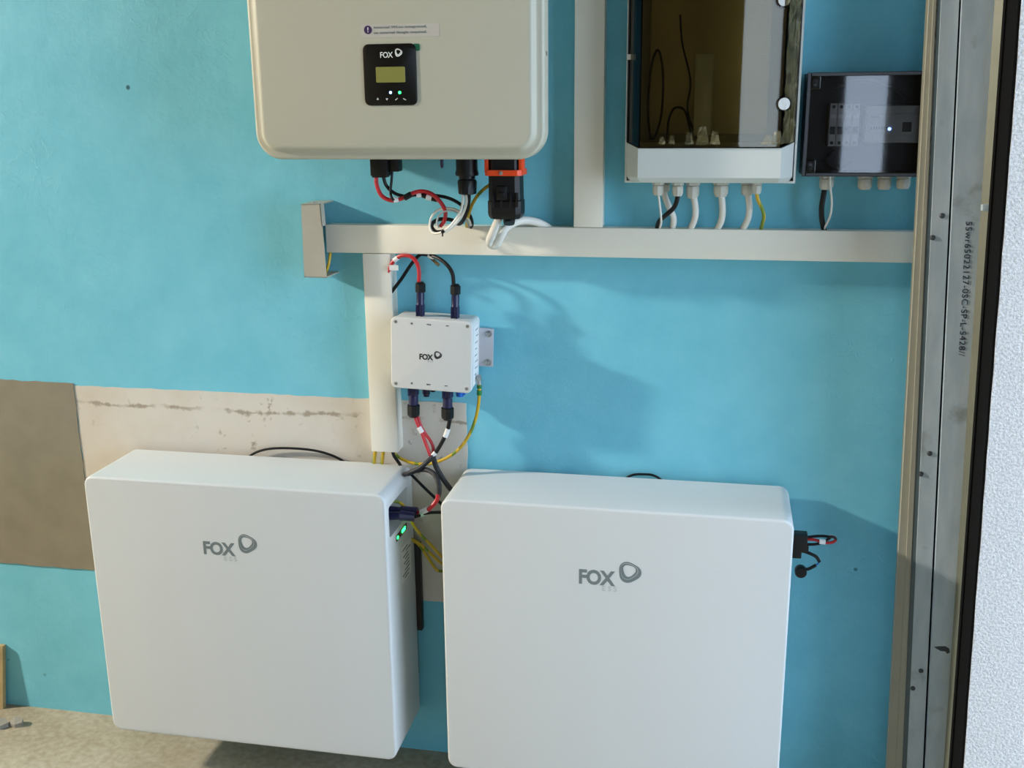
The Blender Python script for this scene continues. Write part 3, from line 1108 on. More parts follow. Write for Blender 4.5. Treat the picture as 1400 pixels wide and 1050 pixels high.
def door(bm):
    pr = facet(ex0 + 0.001, ex1 - 0.001, 0.0985, 0.136, 0.024)
    pi = facet(ex0 + 0.004, ex1 - 0.004, 0.0985, 0.133, 0.0235)
    zb_ = [ezd + (0.0095 if i in (0, 3) else 0.0006) for i in range(4)]
    poly = [(x, y) for x, y in pr] + [(x, y) for x, y in pi[::-1]]
    zz = zb_ + zb_[::-1]
    loft(bm, [[(x, y, z) for (x, y), z in zip(poly, zz)], [(x, y, ETOP - 0.02) for x, y in poly]])


dr = cab.part('smoked_door', MSMK, door, smooth=20)


def rim(bm):
    # dark gasket line round the door
    pr = facet(ex0 + 0.0002, ex1 - 0.0002, 0.0985, 0.1372, 0.024)
    zb_ = [ezd + (0.0098 if i in (0, 3) else 0.0009) for i in range(4)]
    tube(bm, [(x, y, z) for (x, y), z in zip(pr, zb_)], 0.0012, 6, smooth=False)
    for i in (0, 3):
        tube(bm, [(pr[i][0], pr[i][1], zb_[i]), (pr[i][0], pr[i][1], ETOP - 0.02)], 0.0020, 6, smooth=False)


cab.part('door_gasket', MBLK, rim, dr)
for py in (142, 0):
    q = P(1069.5, py, 0.131)
    lk = cab.part('door_lock', MBLK2, lambda bm: lathe(bm, (q.x, -0.124, q.z), (0.28, -1, 0), [(0, 0.0145), (0.009, 0.0145), (0.011, 0.0125)], 24), dr)
    cab.part('lock_face', MTAG, lambda bm: (lathe(bm, (q.x + 0.003, -0.1352, q.z), (0.28, -1, 0), [(0, 0.0108), (0.0012, 0.0108)], 24)), lk)
q = P(858.5, 78, 0.10)
cab.part('hinge_clip', MTAG, lambda bm: box(bm, ex0 - 0.003, ex0 + 0.005, -0.104, -0.094, q.z - 0.005, q.z + 0.005, 0.001))


# crinkled protective film left on the door edges
def film(bm):
    rnd = random.Random(11)
    # strip along the right-hand facet
    n, m_ = 70, 5
    p0 = Vector((ex1 - 0.026, -0.1375, 0))
    p1 = Vector((ex1 - 0.003, -0.1015, 0))
    rows = []
    for i in range(n + 1):
        z = ezd + 0.008 + (ETOP - 0.06 - ezd) * i / n
        row = []
        for j in range(m_ + 1):
            t_ = j / m_
            p = p0.lerp(p1, t_)
            k_ = math.sin(i * 0.9 + j * 1.3) * 0.0012 + rnd.uniform(-0.0012, 0.0014)
            row.append(bm.verts.new((p.x + 0.0016 + abs(k_), p.y - 0.0016 - abs(k_), z)))
        rows.append(row)
    for i in range(n):
        for j in range(m_):
            bm.faces.new((rows[i][j], rows[i][j + 1], rows[i + 1][j + 1], rows[i + 1][j]))
    # crumpled scraps along the lower edge
    for px, w_, h_ in ((905, 10, 10), (918, 9, 12), (942, 12, 16), (960, 18, 24), (977, 14, 18), (1050, 20, 12), (1062, 16, 18)):
        base = P(px, 199, 0.138)
        sc = 0.00136
        g = []
        for i in range(5):
            g.append([bm.verts.new((base.x + (j / 4 - 0.5) * w_ * sc * (1 - 0.12 * i), -0.1375 - rnd.uniform(0, 0.004), base.z + 0.002 + i / 4 * h_ * sc + rnd.uniform(-0.001, 0.001))) for j in range(5)])
        for i in range(4):
            for j in range(4):
                bm.faces.new((g[i][j], g[i][j + 1], g[i + 1][j + 1], g[i + 1][j]))


cab.part('protective_film', MFLM, film, dr, label='crinkled clear film', smooth=0)
# wiring seen through the door
for pts, r_ in ((((889, 190), (886, 150), (890, 95), (899, 68), (906, 95), (905, 150), (896, 186), (887, 190)), 0.0022),
                (((912, 192), (914, 165), (922, 148), (935, 150), (942, 170), (946, 192)), 0.0022),
                (((930, 20), (933, 60), (944, 110), (940, 150), (952, 190)), 0.0018)):
    cab.part('inner_wire', MCBK, lambda bm: tube(bm, [P(x, y, 0.075) for x, y in pts], r_ , 8), label='dark wire behind the smoked door')
q = P(962, 130, 0.07)
cab.part('inner_device', MCAB, lambda bm: box(bm, q.x - 0.017, q.x + 0.017, -0.085, -0.0605, q.z - 0.075, q.z + 0.075, 0.003), label='pale device behind the smoked door')


def gland(t, px, py0, py1, d, w_, ztop, name='cable_gland'):
    x = P(px, (py0 + py1) / 2, d).x
    z0 = P(px, py1, d).z
    r = w_ / 2 * 0.00142
    L = ztop - z0
    t.part(name, MGLD, lambda bm: (lathe(bm, (x, -d, ztop + 0.001), (0, 0, -1), [(0, r * 1.08), (L * 0.28, r * 1.08)], 6),
                                   lathe(bm, (x, -d, ztop - L * 0.28), (0, 0, -1), [(0, r * 0.9), (L * 0.1, r), (L * 0.5, r * 0.98), (L * 0.72, r * 0.75)], 8)))
    return x, z0


CG = 0.06
gl = {}
for k_, px, y1, w_, d_ in (('a', 899.5, 267, 15, 0.075), ('b', 926.5, 268, 15, 0.075), ('c', 947, 271, 18, 0.055), ('d', 985.5, 269, 20, 0.055), ('e', 1021.5, 267, 17, 0.05), ('f', 1034.5, 265, 13, 0.07), ('g', 909, 262, 14, 0.05)):
    gl[k_] = gland(cab, px, 252, y1, d_, w_, ez0 - 0.0035)

# ================================================================ small black distribution box
nx0, nx1 = 0.140, 0.372
NF = 0.10
nz0, nz1 = P(1098, 240.5, NF).z, P(1105, 100, NF).z
nb = Thing('breaker_box', 'black breaker box with clear smoked lid next to the door track', 'breaker box', ((nx0 + nx1) / 2, -0.05, nz0))


def tray(bm):
    box(bm, nx0, nx1, -0.006, -0.0005, nz0, nz1)
    for q_ in ((nx0, nx0 + 0.004, nz0, nz1), (nx1 - 0.004, nx1, nz0, nz1), (nx0 + 0.004, nx1 - 0.004, nz0, nz0 + 0.004), (nx0 + 0.004, nx1 - 0.004, nz1 - 0.004, nz1)):
        box(bm, q_[0], q_[1], -NF + 0.012, -0.006, q_[2], q_[3])


nb.part('box_body', MBLK, tray, smooth=0)


def nframe(bm):
    w_ = 0.006
    for q_ in ((nx0 - 0.001, nx0 + w_, nz0 - 0.001, nz1 + 0.001), (nx1 - w_, nx1 + 0.001, nz0 - 0.001, nz1 + 0.001), (nx0 + w_, nx1 - w_, nz0 - 0.001, nz0 + w_), (nx0 + w_, nx1 - w_, nz1 - w_, nz1 + 0.001)):
        box(bm, q_[0], q_[1], -NF, -NF + 0.0118, q_[2], q_[3], 0.001, 1)
    for x in (nx0 + 0.014, nx1 - 0.014):
        for z in (nz0 + 0.016, nz1 - 0.016):
            box(bm, x - 0.010, x + 0.010, -NF + 0.001, -NF + 0.0115, z - 0.014, z + 0.014, 0.003)


fr = nb.part('lid_frame', MBLK2, nframe)
for x in (nx0 + 0.013, nx1 - 0.013):
    for z in (nz0 + 0.014, nz1 - 0.015):
        nb.part('lid_screw', MBLK, lambda bm: lathe(bm, (x, -NF + 0.002, z), (0, -1, 0), [(0, 0.005), (0.004, 0.005), (0.0045, 0.003)], 12), fr)
LY = 0.0

lid2 = nb.part('smoked_lid', MSMD, lambda bm: loft(bm, [[(nx0 + 0.006, -NF + 0.004 + LY, z) for z in (nz0 + 0.006, nz1 - 0.006)] + [(nx1 - 0.006, -NF + 0.004 - LY, z) for z in (nz1 - 0.006, nz0 + 0.006)],
                                                       [(nx0 + 0.006, -NF + 0.006 + LY, z) for z in (nz0 + 0.006, nz1 - 0.006)] + [(nx1 - 0.006, -NF + 0.006 - LY, z) for z in (nz1 - 0.006, nz0 + 0.006)]]), smooth=0)
ND = 0.075
a, b = P(1131.5, 200, ND), P(1177, 141, ND)
pw = (b.x - a.x) / 4
for i in range(4):
    x0 = a.x + pw * i
    brk = nb.part('circuit_breaker', MMOD, lambda bm: box(bm, x0 + 0.0003, x0 + pw - 0.0003, -ND, -0.03, a.z, b.z, 0.0008))
    H = b.z - a.z
    nb.part('breaker_label', MTAG, lambda bm: box(bm, x0 + 0.0025, x0 + pw - 0.0025, -ND - 0.0008, -ND, a.z + H * 0.66, a.z + H * 0.74), brk)
    nb.part('toggle', MDARKP, lambda bm: (box(bm, x0 + 0.002, x0 + pw - 0.002, -ND - 0.001, -ND, a.z + H * 0.28, a.z + H * 0.46), box(bm, x0 + 0.003, x0 + pw - 0.003, -ND - 0.007, -ND - 0.001, a.z + H * 0.38, a.z + H * 0.46, 0.001)), brk)
    for f_ in (0.08, 0.92):
        nb.part('terminal_hole', MBLK, lambda bm: lathe(bm, (x0 + pw / 2, -ND + 0.0005, a.z + H * f_), (0, -1, 0), [(0, 0.0032), (0.0008, 0.0032)], 12), brk)
a, b = P(1181, 195.5, ND), P(1262, 144, ND)
mod = nb.part('meter_module', MMOD, lambda bm: box(bm, a.x, b.x, -ND, -0.03, a.z, b.z, 0.0015))
H, W = b.z - a.z, b.x - a.x
nb.part('module_step', MMOD, lambda bm: box(bm, a.x + 0.002, b.x - 0.002, -ND - 0.004, -ND, a.z + H * 0.22, a.z + H * 0.78, 0.001), mod)
nb.part('module_display', MDARKP, lambda bm: box(bm, a.x + W * 0.66, a.x + W * 0.82, -ND - 0.005, -ND - 0.003, a.z + H * 0.30, a.z + H * 0.56), mod)
for i in range(7):
    nb.part('printed_line', MGRYP, lambda bm: box(bm, a.x + W * (0.10 + 0.045 * i), a.x + W * (0.125 + 0.045 * i), -ND - 0.0046, -ND - 0.0038, a.z + H * 0.36, a.z + H * 0.44), mod)
nb.part('printed_line', MGRYP, lambda bm: box(bm, a.x + W * 0.08, a.x + W * 0.24, -ND - 0.0046, -ND - 0.0038, a.z + H * 0.68, a.z + H * 0.73), mod)
q = P(1216, 176.3, ND + 0.004)
nb.part('status_led', MLEDB, lambda bm: lathe(bm, (q.x, -ND - 0.0038, q.z), (0, -1, 0), [(0, 0.0028), (0.0012, 0.0028), (0.0016, 0.001)], 12), mod, label='white-blue lit dot')
ng = {}
for k_, px, y1, w_ in (('a', 1130, 259, 19), ('b', 1182.5, 259, 19), ('c', 1209, 259, 18), ('d', 1235, 258, 18)):
    ng[k_] = gland(nb, px, 241, y1, 0.055, w_, nz0)
nb.part('inner_wire', MCBK, lambda bm: tube(bm, [P(x, y, 0.05) for x, y in ((1140, 205), (1128, 220), (1145, 232), (1165, 222))], 0.003, 8))
nb.part('lid_chain', MDARKP, lambda bm: tube(bm, [P(x, y, 0.06) for x, y in ((1140, 120), (1180, 110), (1215, 118), (1240, 135))], 0.003, 8))


# ================================================================ cables
def cable(name, label, cat, m, pts, r, n=10, tags=(), extra=None, group=None):
    """pts: (px, py, depth)"""
    W_ = [P(*p) for p in pts]
    base = min(W_, key=lambda v: v.z)
    group = group or {'battery_cable': 'battery cables', 'solar_cable': 'solar cables under the inverter', 'signal_cable': 'signal cables of the coil', 'earth_cable': 'yellow-green earth wires', 'mains_cable': 'white mains cables', 'network_cable': 'thin cables behind the batteries'}.get(name)
    if not tags and not extra:
        return single(name, label, cat, m, lambda bm: tube(bm, W_, r, n), base, group)
    t = Thing(name, label, cat, base, group)
    t.part('insulation', m, lambda bm: tube(bm, W_, r, n))
    for p0, p1, mm, rr in tags:
        t.part('marker_sleeve', mm, lambda bm: cyl(bm, P(*p0), P(*p1), rr, n=12))
    if extra:
        extra(t)
    return t


def z2(x, y, d):    # readings from the enlarged view under the inverter
    return (480 + x / 4.6667, 200 + y / 4.6667, d)


def z6(x, y, d):    # readings from the enlarged view under the junction box
    return (500 + x / 7.0, 520 + y / 7.0, d)


def z7(x, y, d):    # readings from the enlarged view between the batteries
    return (500 + x / 4.0375, 620 + y / 4.0375, d)


def z8(x, y, d):
    return (1075 + x / 11.67, 710 + y / 11.67, d)


def zc(x, y, d):
    return (840 + x / 5.25, 130 + y / 5.25, d)


def zn(x, y, d):
    return (1080 + x / 4.2, 80 + y / 4.2, d)


RC = 0.0042
# --- under the inverter
cable('solar_cable', 'red cable curving from the inverter socket into the coil above the trunking', 'cable', MRED,
      [z2(160, 190, .10), z2(165, 250, .10), z2(195, 315, .10), z2(255, 345, .098), z2(320, 335, .095), z2(390, 300, .09), z2(450, 287, .085), z2(510, 302, .085), z2(565, 350, .085), z2(600, 410, .08), z2(597, 470, .075), z2(570, 510, .07)], RC,
      tags=((z2(272, 345, .099), z2(302, 338, .097), MTAG, .0052), (z2(340, 330, .096), z2(385, 305, .094), MBLK, .0062)))
cable('solar_cable', 'black cable arching from the inverter socket to behind the trunking', 'cable', MCBK,
      [z2(205, 190, .095), z2(225, 250, .09), z2(275, 298, .088), z2(345, 318, .084), z2(430, 308, .076), z2(520, 312, .07), z2(620, 330, .066), z2(700, 372, .062), z2(752, 430, .06), z2(772, 490, .055), z2(755, 540, .03)], 0.0036,
      tags=((z2(418, 311, .084), z2(448, 309, .082), MTAG, .005), (z2(455, 310, .082), z2(480, 320, .081), MBLK, .0055), (z2(480, 322, .082), z2(515, 332, .081), MTAG, .0058), (z2(515, 332, .081), z2(550, 340, .08), MBLK, .0055)))
cable('signal_cable', 'short black cable dropping straight from the narrow inverter socket', 'cable', MCBK,
      [z2(262, 160, .09), z2(258, 220, .092), z2(252, 280, .096), z2(255, 320, .106), z2(272, 346, .108)], 0.0028)
# coil of white and dark signal wires
cable('signal_cable', 'white cable looping round the coil above the trunking', 'cable', MWHT,
      [z2(712, 300, .11), z2(712, 360, .11), z2(690, 430, .108), z2(640, 500, .105), z2(585, 545, .10), z2(530, 555, .092), z2(505, 520, .085), z2(510, 460, .08), z2(550, 410, .08), z2(620, 395, .08), z2(690, 415, .08), z2(745, 460, .078), z2(765, 505, .07)], 0.0026)
cable('signal_cable', 'second white cable dropping from the round gland into the coil', 'cable', MWHT,
      [z2(732, 300, .106), z2(735, 360, .104), z2(712, 430, .10), z2(665, 495, .098), z2(610, 540, .094), z2(565, 548, .086)], 0.0030)
cable('signal_cable', 'thin grey cable ring inside the coil above the trunking', 'cable', plain('grey_insulation', (168, 176, 178), 0.45),
      [z2(560, 520, .088), z2(548, 480, .085), z2(570, 430, .083), z2(630, 410, .082), z2(690, 430, .08), z2(735, 475, .078), z2(752, 510, .066)], 0.0020)
cable('signal_cable', 'black cable coiled tightly above the trunking', 'cable', MCBK,
      [z2(752, 300, .104), z2(750, 350, .098), z2(742, 400, .094), z2(722, 460, .089), z2(690, 495, .074), z2(640, 470, .072), z2(570, 465, .074), z2(525, 485, .078), z2(515, 515, .082), z2(540, 545, .086), z2(585, 545, .088)], 0.0040,
      extra=lambda t: t.part('cable_tie', MBLK, lambda bm: (cyl(bm, P(*z2(585, 530, .103)), P(*z2(583, 575, .107)), .0016), box(bm, *(lambda q_: (q_.x - .003, q_.x + .003, q_.y - .006, q_.y + .002, q_.z - .002, q_.z + .002))(P(*z2(588, 545, .103)))))))
cable('earth_cable', 'yellow-green earth wire running from beside the mains plug to the coil', 'cable', MEARTH,
      [z2(905, 235, .08), z2(862, 262, .085), z2(815, 305, .088), z2(778, 360, .088), z2(755, 420, .086), z2(742, 470, .07), z2(735, 530, .03)], 0.0034)
# thick white mains cable
cable('mains_cable', 'thick white mains cable dropping from the plug and bending over the trunking', 'cable', MWHT,
      [z2(945, 455, .11), z2(925, 500, .107), z2(900, 560, .098), z2(884, 605, .082), z2(900, 632, .075), z2(930, 622, .078), z2(960, 570, .082), z2(985, 525, .08), z2(1040, 488, .07), z2(1110, 472, .055), z2(1190, 486, .04), z2(1255, 520, .026), z2(1285, 560, .02)], 0.0082, 14)
cable('mains_cable', 'white cable arching behind the mains plug into the trunking top', 'cable', MWHT,
      [z2(1000, 540, .02), z2(1040, 510, .026), z2(1110, 498, .03), z2(1180, 510, .028), z2(1230, 545, .02)], 0.0052, 12)
# --- trunking end cover earth wire
cable('earth_cable', 'short yellow-green earth wire inside the small grey cover', 'cable', MEARTH,
      [(452, 335, .02), (451, 350, .035), (449, 362, .04), (445, 374, .04)], 0.0032)

# --- above the junction box
cable('battery_cable', 'red cable arching from the trunking side into the top of the junction box', 'cable', MRED,
      [(xy[0], xy[1], d) for xy, d in (((572.5, 388), .06), ((573, 372), .06), ((570, 360), .058), ((562, 351), .055), ((550, 349.5), .05), ((541, 354), .046), ((534.5, 363), .044), ((531.5, 376), .04), ((531.8, 392), .036), ((533, 408), .03), ((533, 418), .02))], RC,
      tags=(((544, 352.5, .048), (539, 356, .0465), MTAG, .0052),), extra=lambda t: t.part('paper_flag', MTAG, lambda bm: box(bm, *(lambda q_: (q_.x - .010, q_.x + .010, q_.y - .0008, q_.y, q_.z - .0055, q_.z + .0055))(P(538.5, 366, .052)))))
cable('battery_cable', 'black cable slanting down beside the short trunking', 'cable', MCBK,
      [(582, 345, .018), (572, 350, .022), (561, 363, .028), (549, 381, .034), (537, 397, .038), (531, 405, .034), (527, 411, .02)], 0.0038)
cable('battery_cable', 'black cable arching from under the trunking into the junction box top', 'cable', MCBK,
      [(620.3, 389, .06), (618.5, 374, .06), (611, 362, .055), (600, 353.5, .046), (588, 349.0, .034), (578, 347.5, .02)], RC,
      tags=(((586, 349.4, .033), (592.5, 351.5, .036), MTAG, .0050),))
cable('cable_stub', 'short brown cable stub under the trunking', 'cable', plain('brown_insulation', (112, 92, 58), 0.5),
      [(589, 352, .02), (594, 357, .024), (600, 362.5, .028)], 0.0036)
# --- below the junction box
cable('battery_cable', 'red cable with white marker dropping from the junction box', 'cable', MRED,
      [z6(472, 345, .072), z6(495, 410, .074), z6(520, 465, .076), z6(548, 530, .076), z6(585, 630, .076), z6(622, 725, .078)], RC * 0.95,
      tags=((z6(508, 448, .076), z6(540, 500, .0765), MTAG, .0052),))
cable('battery_cable', 'slack red cable bowing beside the marked red one', 'cable', MRED,
      [z6(500, 345, .066), z6(525, 430, .064), z6(570, 510, .064), z6(620, 580, .066), z6(648, 650, .07), z6(642, 712, .076)], RC * 0.85)
cable('battery_cable', 'black cable with white marker dropping from the junction box', 'cable', MCBK,
      [z6(808, 350, .072), z6(795, 430, .072), z6(770, 510, .072), z6(720, 610, .074), z6(672, 690, .076), z6(640, 735, .08)], RC * 1.05,
      tags=((z6(790, 462, .072), z6(760, 540, .072), MTAG, .0054), (z6(668, 690, .077), z6(640, 722, .079), MTAG, .0052)))
cable('earth_cable', 'long yellow-green earth wire sweeping from the junction box side to the short trunking', 'cable', MEARTH,
      [z6(1085, 20, .05), z6(1088, 110, .05), z6(1078, 240, .048), z6(1045, 390, .045), z6(985, 530, .042), z6(890, 660, .04), z6(760, 750, .038), z6(620, 795, .034), z6(490, 798, .03), z6(370, 765, .026), z6(290, 715, .024), z6(255, 665, .022)], 0.0036,
      tags=((z6(1086, 45, .05), z6(1087, 75, .05), plain('dark_green_sleeve', (20, 110, 40), 0.5), .0055), (z6(1087, 95, .05), z6(1086, 140, .05), plain('green_sleeve', (24, 120, 52), 0.5), .0055)),
      extra=lambda t: t.part('ring_terminal', MSCR, lambda bm: (cyl(bm, P(*z6(1085, 40, .05)), P(*z6(1084, -15, .05)), .0045), cyl(bm, P(*z6(1083, -10, .052)), P(*z6(1080, -40, .055)), .006, .006, 8))))
# black corrugated pair crossing between the batteries
MSLV = plain('braided_sleeve', (24, 27, 34), 0.6, var=0.35, scale=160, bump=0.6, bscale=400)
cable('battery_cable', 'black sleeved cable sloping down behind the left battery top', 'cable', MSLV,
      [z6(648, 728, .082), z6(590, 780, .088), z6(520, 838, .09), z6(430, 880, .085), z6(360, 905, .06)], 0.0052)
cable('battery_cable', 'black braided cable dropping behind the right battery corner', 'cable', MSLV,
      [z6(645, 735, .074), z6(675, 830, .07), z6(725, 920, .066), z6(780, 1000, .06), z6(830, 1060, .05)], 0.0058)
cable('battery_cable', 'black looped cable turning red into the left battery socket', 'cable', MSLV,
      [z7(235, 112, .05), z7(280, 94, .07), z7(335, 90, .09), z7(378, 115, .11), z7(403, 165, .125), z7(405, 215, .13), z7(398, 240, .132)], 0.0056,
      extra=lambda t: (t.part('red_end', MRED, lambda bm: tube(bm, [P(*z7(400, 225, .133)), P(*z7(392, 258, .136)), P(*z7(365, 292, .138)), P(*z7(330, 318, .135)), P(*z7(285, 328, .130))], 0.0048), label='red cable end'),
                       t.part('marker_sleeve', MTAG, lambda bm: cyl(bm, P(*z7(342, 308, .137)), P(*z7(305, 326, .134)), .006)),
                       t.part('plug', MNVY, lambda bm: (cyl(bm, P(*z7(285, 322, .130)), P(*z7(195, 318, .130)), .0105, .0115, 10), cyl(bm, P(*z7(200, 318, .130)), P(*z7(108, 308, .130)), .0085, .0085, 10)), label='navy plug')))
cable('battery_cable', 'thin straight black cable slanting between the batteries', 'cable', MCBK,
      [z7(240, 105, .05), z7(270, 135, .055), z7(330, 195, .065), z7(390, 252, .08), z7(440, 300, .09)], 0.0034)
cable('battery_cable', 'thin black cable running from behind the right battery into the left battery socket', 'cable', MCBK,
      [z7(440, 325, .10), z7(400, 325, .11), z7(345, 328, .125), z7(300, 342, .145), z7(262, 352, .15)], 0.0034,
      tags=((z7(330, 331, .129), z7(298, 342, .146), plain('pale_green_tag', (176, 216, 190), 0.5), .0046),),
      extra=lambda t: t.part('plug', MNVY, lambda bm: (cyl(bm, P(*z7(270, 350, .150)), P(*z7(190, 342, .155)), .0100, .0115, 10), cyl(bm, P(*z7(195, 342, .155)), P(*z7(112, 345, .155)), .0090, .0090, 10)), label='navy plug'))
cable('earth_cable', 'yellow-green earth wire leaving the left battery socket and passing behind the right battery', 'cable', MEARTH,
      [z7(150, 262, .13), z7(200, 280, .11), z7(240, 350, .10), z7(270, 405, .09), z7(310, 455, .08), z7(360, 505, .07), z7(410, 560, .06), z7(450, 600, .05)], 0.0034)
MEARD = MEARTH
cable('earth_cable', 'slack yellow-green wire loop hanging lowest between the batteries', 'cable', MEARTH,
      [z7(235, 470, .02), z7(290, 500, .03), z7(340, 570, .035), z7(385, 635, .035), z7(415, 650, .035), z7(450, 640, .03)], 0.0034)
cable('earth_cable', 'slack yellow-green wire in the middle between the batteries', 'cable', MEARTH,
      [z7(240, 465, .035), z7(300, 500, .042), z7(350, 545, .044), z7(410, 600, .042), z7(450, 620, .035)], 0.0034)
for lab, xx in (('pair of yellow-green wires below the short trunking, nearer its left edge', 83), ('pair of yellow-green wires below the short trunking, nearer its middle', 160)):
    cable('earth_cable', lab.replace('pair of yellow-green wires', 'yellow-green wire end'), 'cable', MEARTH, [z6(xx + 15, 640, .025), z6(xx + 6, 700, .025), z6(xx - 4, 800, .025), z6(xx - 4, 900, .016)], 0.004)
cable('battery_cable', 'black cable end leaving the short trunking bottom', 'cable', MCBK, [z6(250, 650, .03), z6(270, 720, .034), z6(310, 780, .034), z6(360, 860, .012)], 0.0038)
# cables showing over the battery tops
cable('network_cable', 'thin black cable arching up behind the left battery', 'cable', MCBK,
      [(330, 632, .012), (349, 619, .012), (370, 613.5, .012), (400, 613, .012), (430, 616, .012), (455, 623, .012), (475, 634, .012)], 0.0028)
cable('network_cable', 'thin black cable arching up behind the right battery', 'cable', MCBK,
      [(840, 664, .012), (862, 650.5, .012), (880, 648.5, .012), (896, 651, .012), (915, 664, .012)], 0.0026)

# --- right of the second battery
pl = Thing('battery_plug', 'black plug block with looped red and black wires at right battery edge', 'plug', P(1094, 750, .10))
pl.part('plug_block', MBLK, lambda bm: (box(bm, 0.150, P(*z8(335, 300, .11)).x, -.125, -.095, P(*z8(200, 485, .11)).z, P(*z8(200, 218, .11)).z, .002),
                                       box(bm, 0.150, P(*z8(255, 300, .11)).x, -.12, -.10, P(*z8(200, 600, .11)).z, P(*z8(200, 470, .11)).z, .002),
                                       box(bm, 0.150, P(*z8(362, 300, .11)).x, -.12, -.10, P(*z8(200, 485, .11)).z, P(*z8(200, 400, .11)).z, .002)))
pl.part('red_wire', MRED, lambda bm: tube(bm, [P(*z8(*q_)) for q_ in ((320, 318, .11), (430, 325, .112), (520, 345, .114), (620, 372, .114), (720, 372, .113), (785, 335, .112), (770, 290, .108), (690, 275, .104))], .0030))
pl.part('black_wire', MCBK, lambda bm: tube(bm, [P(*z8(*q_)) for q_ in ((320, 400, .11), (430, 400, .112), (530, 385, .115), (620, 345, .117), (690, 295, .115), (640, 272, .112), (500, 268, .109), (340, 285, .108))], .0030))
pl.part('black_wire', MCBK, lambda bm: tube(bm, [P(*z8(*q_)) for q_ in ((680, 290, .115), (740, 280, .113), (785, 300, .112), (795, 330, .112))], .0024))
pl.part('marker_sleeve', MTAG, lambda bm: cyl(bm, P(*z8(530, 352, .119)), P(*z8(625, 362, .119)), .0052))
cap = Thing('dust_cap', 'round black dust cap dangling from a short strap at right battery edge', 'cap', P(1094, 785, .11))
cap.part('cap_body', MBLK, lambda bm: lathe(bm, P(*z8(225, 800, .10)), (0, -1, 0), [(0, .011), (.002, .0122), (.016, .0122), (.019, .0105), (.0195, .004)], 22))
cap.part('strap', MBLK, lambda bm: tube(bm, [P(*z8(*q_)) for q_ in ((310, 800, .11), (360, 790, .11), (420, 760, .11), (475, 730, .11))], .0034))
cap.part('strap', MBLK, lambda bm: tube(bm, [P(*z8(*q_)) for q_ in ((240, 505, .108), (310, 520, .11), (400, 555, .112), (480, 600, .112), (530, 675, .11))], .0034))
cap.part('strap_joint', MEARTH if False else MBLU, lambda bm: tube(bm, [P(*z8(*q_)) for q_ in ((475, 730, .11), (505, 708, .11), (530, 675, .11))], .0015))

# --- cabinet conduits
zt_ = 0.02


def conduit(label, pts, r, m=MWHT, name='conduit', cat='conduit'):
    cable(name, label, cat, m, pts, r, 14, group='white conduits under the cabinet' if cat == 'conduit' else 'wires hanging from the glands')


conduit('white conduit below the cabinet, behind the bent black cable', [zc(352, 640, .05), zc(362, 720, .05), zc(395, 810, .05), zc(425, 880, .045), zc(420, 940, .035), zc(405, 985, .025)], 0.0062)
conduit('black cable bending leftwards below the cabinet', [zc(455, 690, .075), zc(450, 750, .074), zc(425, 810, .07), zc(365, 865, .064), zc(320, 910, .05), zc(300, 985, .025)], 0.0046, MCBK, 'power_cable', 'cable')
conduit('thin white wire hanging from the first gland of the cabinet', [zc(314, 690, .075), zc(322, 760, .074), zc(332, 850, .072), zc(335, 920, .055), zc(312, 985, .025)], 0.0022, MWHT, 'signal_cable', 'cable')
conduit('white conduit below the cabinet, next to the bent black cable', [zc(562, 700, .055), zc(580, 790, .055), zc(582, 860, .05), zc(565, 920, .042), zc(530, 985, .03)], 0.0064)
conduit('white conduit under the middle of the cabinet', [zc(765, 690, .055), zc(775, 790, .055), zc(775, 860, .05), zc(760, 920, .042), zc(722, 985, .03)], 0.0064)
conduit('white conduit below the cabinet, beside the yellow earth wire', [zc(955, 680, .05), zc(968, 790, .05), zc(965, 860, .048), zc(945, 920, .04), zc(905, 985, .03)], 0.0064)
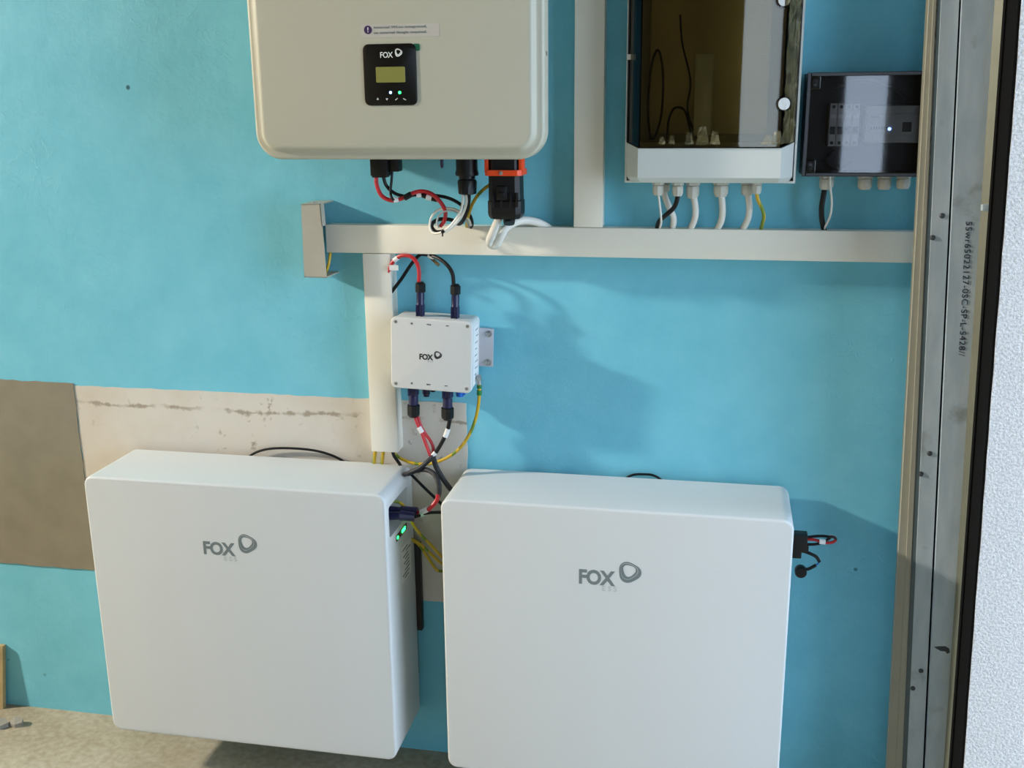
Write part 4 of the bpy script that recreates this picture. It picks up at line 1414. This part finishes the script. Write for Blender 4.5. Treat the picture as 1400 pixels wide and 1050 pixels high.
conduit('yellow-green earth wire hanging under the cabinet', [zc(1018, 680, .07), zc(1030, 750, .07), zc(1058, 810, .066), zc(1072, 870, .06), zc(1060, 930, .045), zc(1050, 985, .03)], 0.0036, MEARTH, 'earth_cable', 'cable')
conduit('thick black cable hanging under the breaker box', [zn(205, 720, .055), zn(192, 790, .055), zn(182, 860, .052), zn(185, 930, .04), zn(200, 1000, .025)], 0.0052, MCBK, 'power_cable', 'cable')
conduit('thin white wire bowing beside the black cable under the breaker box', [zn(228, 660, .070), zn(232, 740, .07), zn(240, 820, .068), zn(232, 900, .055), zn(205, 960, .04), zn(188, 1000, .025)], 0.0020, MWHT, 'signal_cable', 'cable')

# ================================================================ odds and ends on the floor at the left
q0, q1 = P(3.5, 884, 0.0125), P(3.5, 966, 0.024)
single('wooden_board', 'raw wooden board leaning on the turquoise wall', 'board', MWOOD,
       lambda bm: loft(bm, [[(q1.x - 0.25, -0.024, 0.0), (q1.x, -0.024, 0.0), (q1.x, -0.012, 0.0), (q1.x - 0.25, -0.012, 0.0)],
                            [(q0.x - 0.25, -0.0125, q0.z), (q0.x, -0.0125, q0.z), (q0.x, -0.0005, q0.z), (q0.x - 0.25, -0.0005, q0.z)]]), (-1.9, -0.05, 0), smooth=0)
for (x, y, s_, an), lab in zip(((-1.775, -0.10, 1.0, 0.5), (-1.735, -0.085, 0.8, 0.1)), ('flat grey rubble chip touching the wooden board', 'flat grey rubble chip in the floor corner a little off the board')):
    def chip(bm):
        pts = [(-0.026, -0.008), (0.004, -0.016), (0.024, -0.008), (0.018, 0.010), (-0.010, 0.014)]
        ca, sa = math.cos(an), math.sin(an)
        w_ = [(x + s_ * (a_ * ca - b_ * sa), y + s_ * (a_ * sa + b_ * ca)) for a_, b_ in pts]
        loft(bm, [[(a_, b_, 0.0) for a_, b_ in w_], [(a_, b_, 0.007 + 0.003 * i) for i, (a_, b_) in enumerate(w_)]])
    single('rubble_chip', lab, 'rubble', plain('rubble_grey', (140, 138, 128), 0.9, var=0.1, scale=40), chip, (x, y, 0), group='rubble chips on the floor', smooth=0)
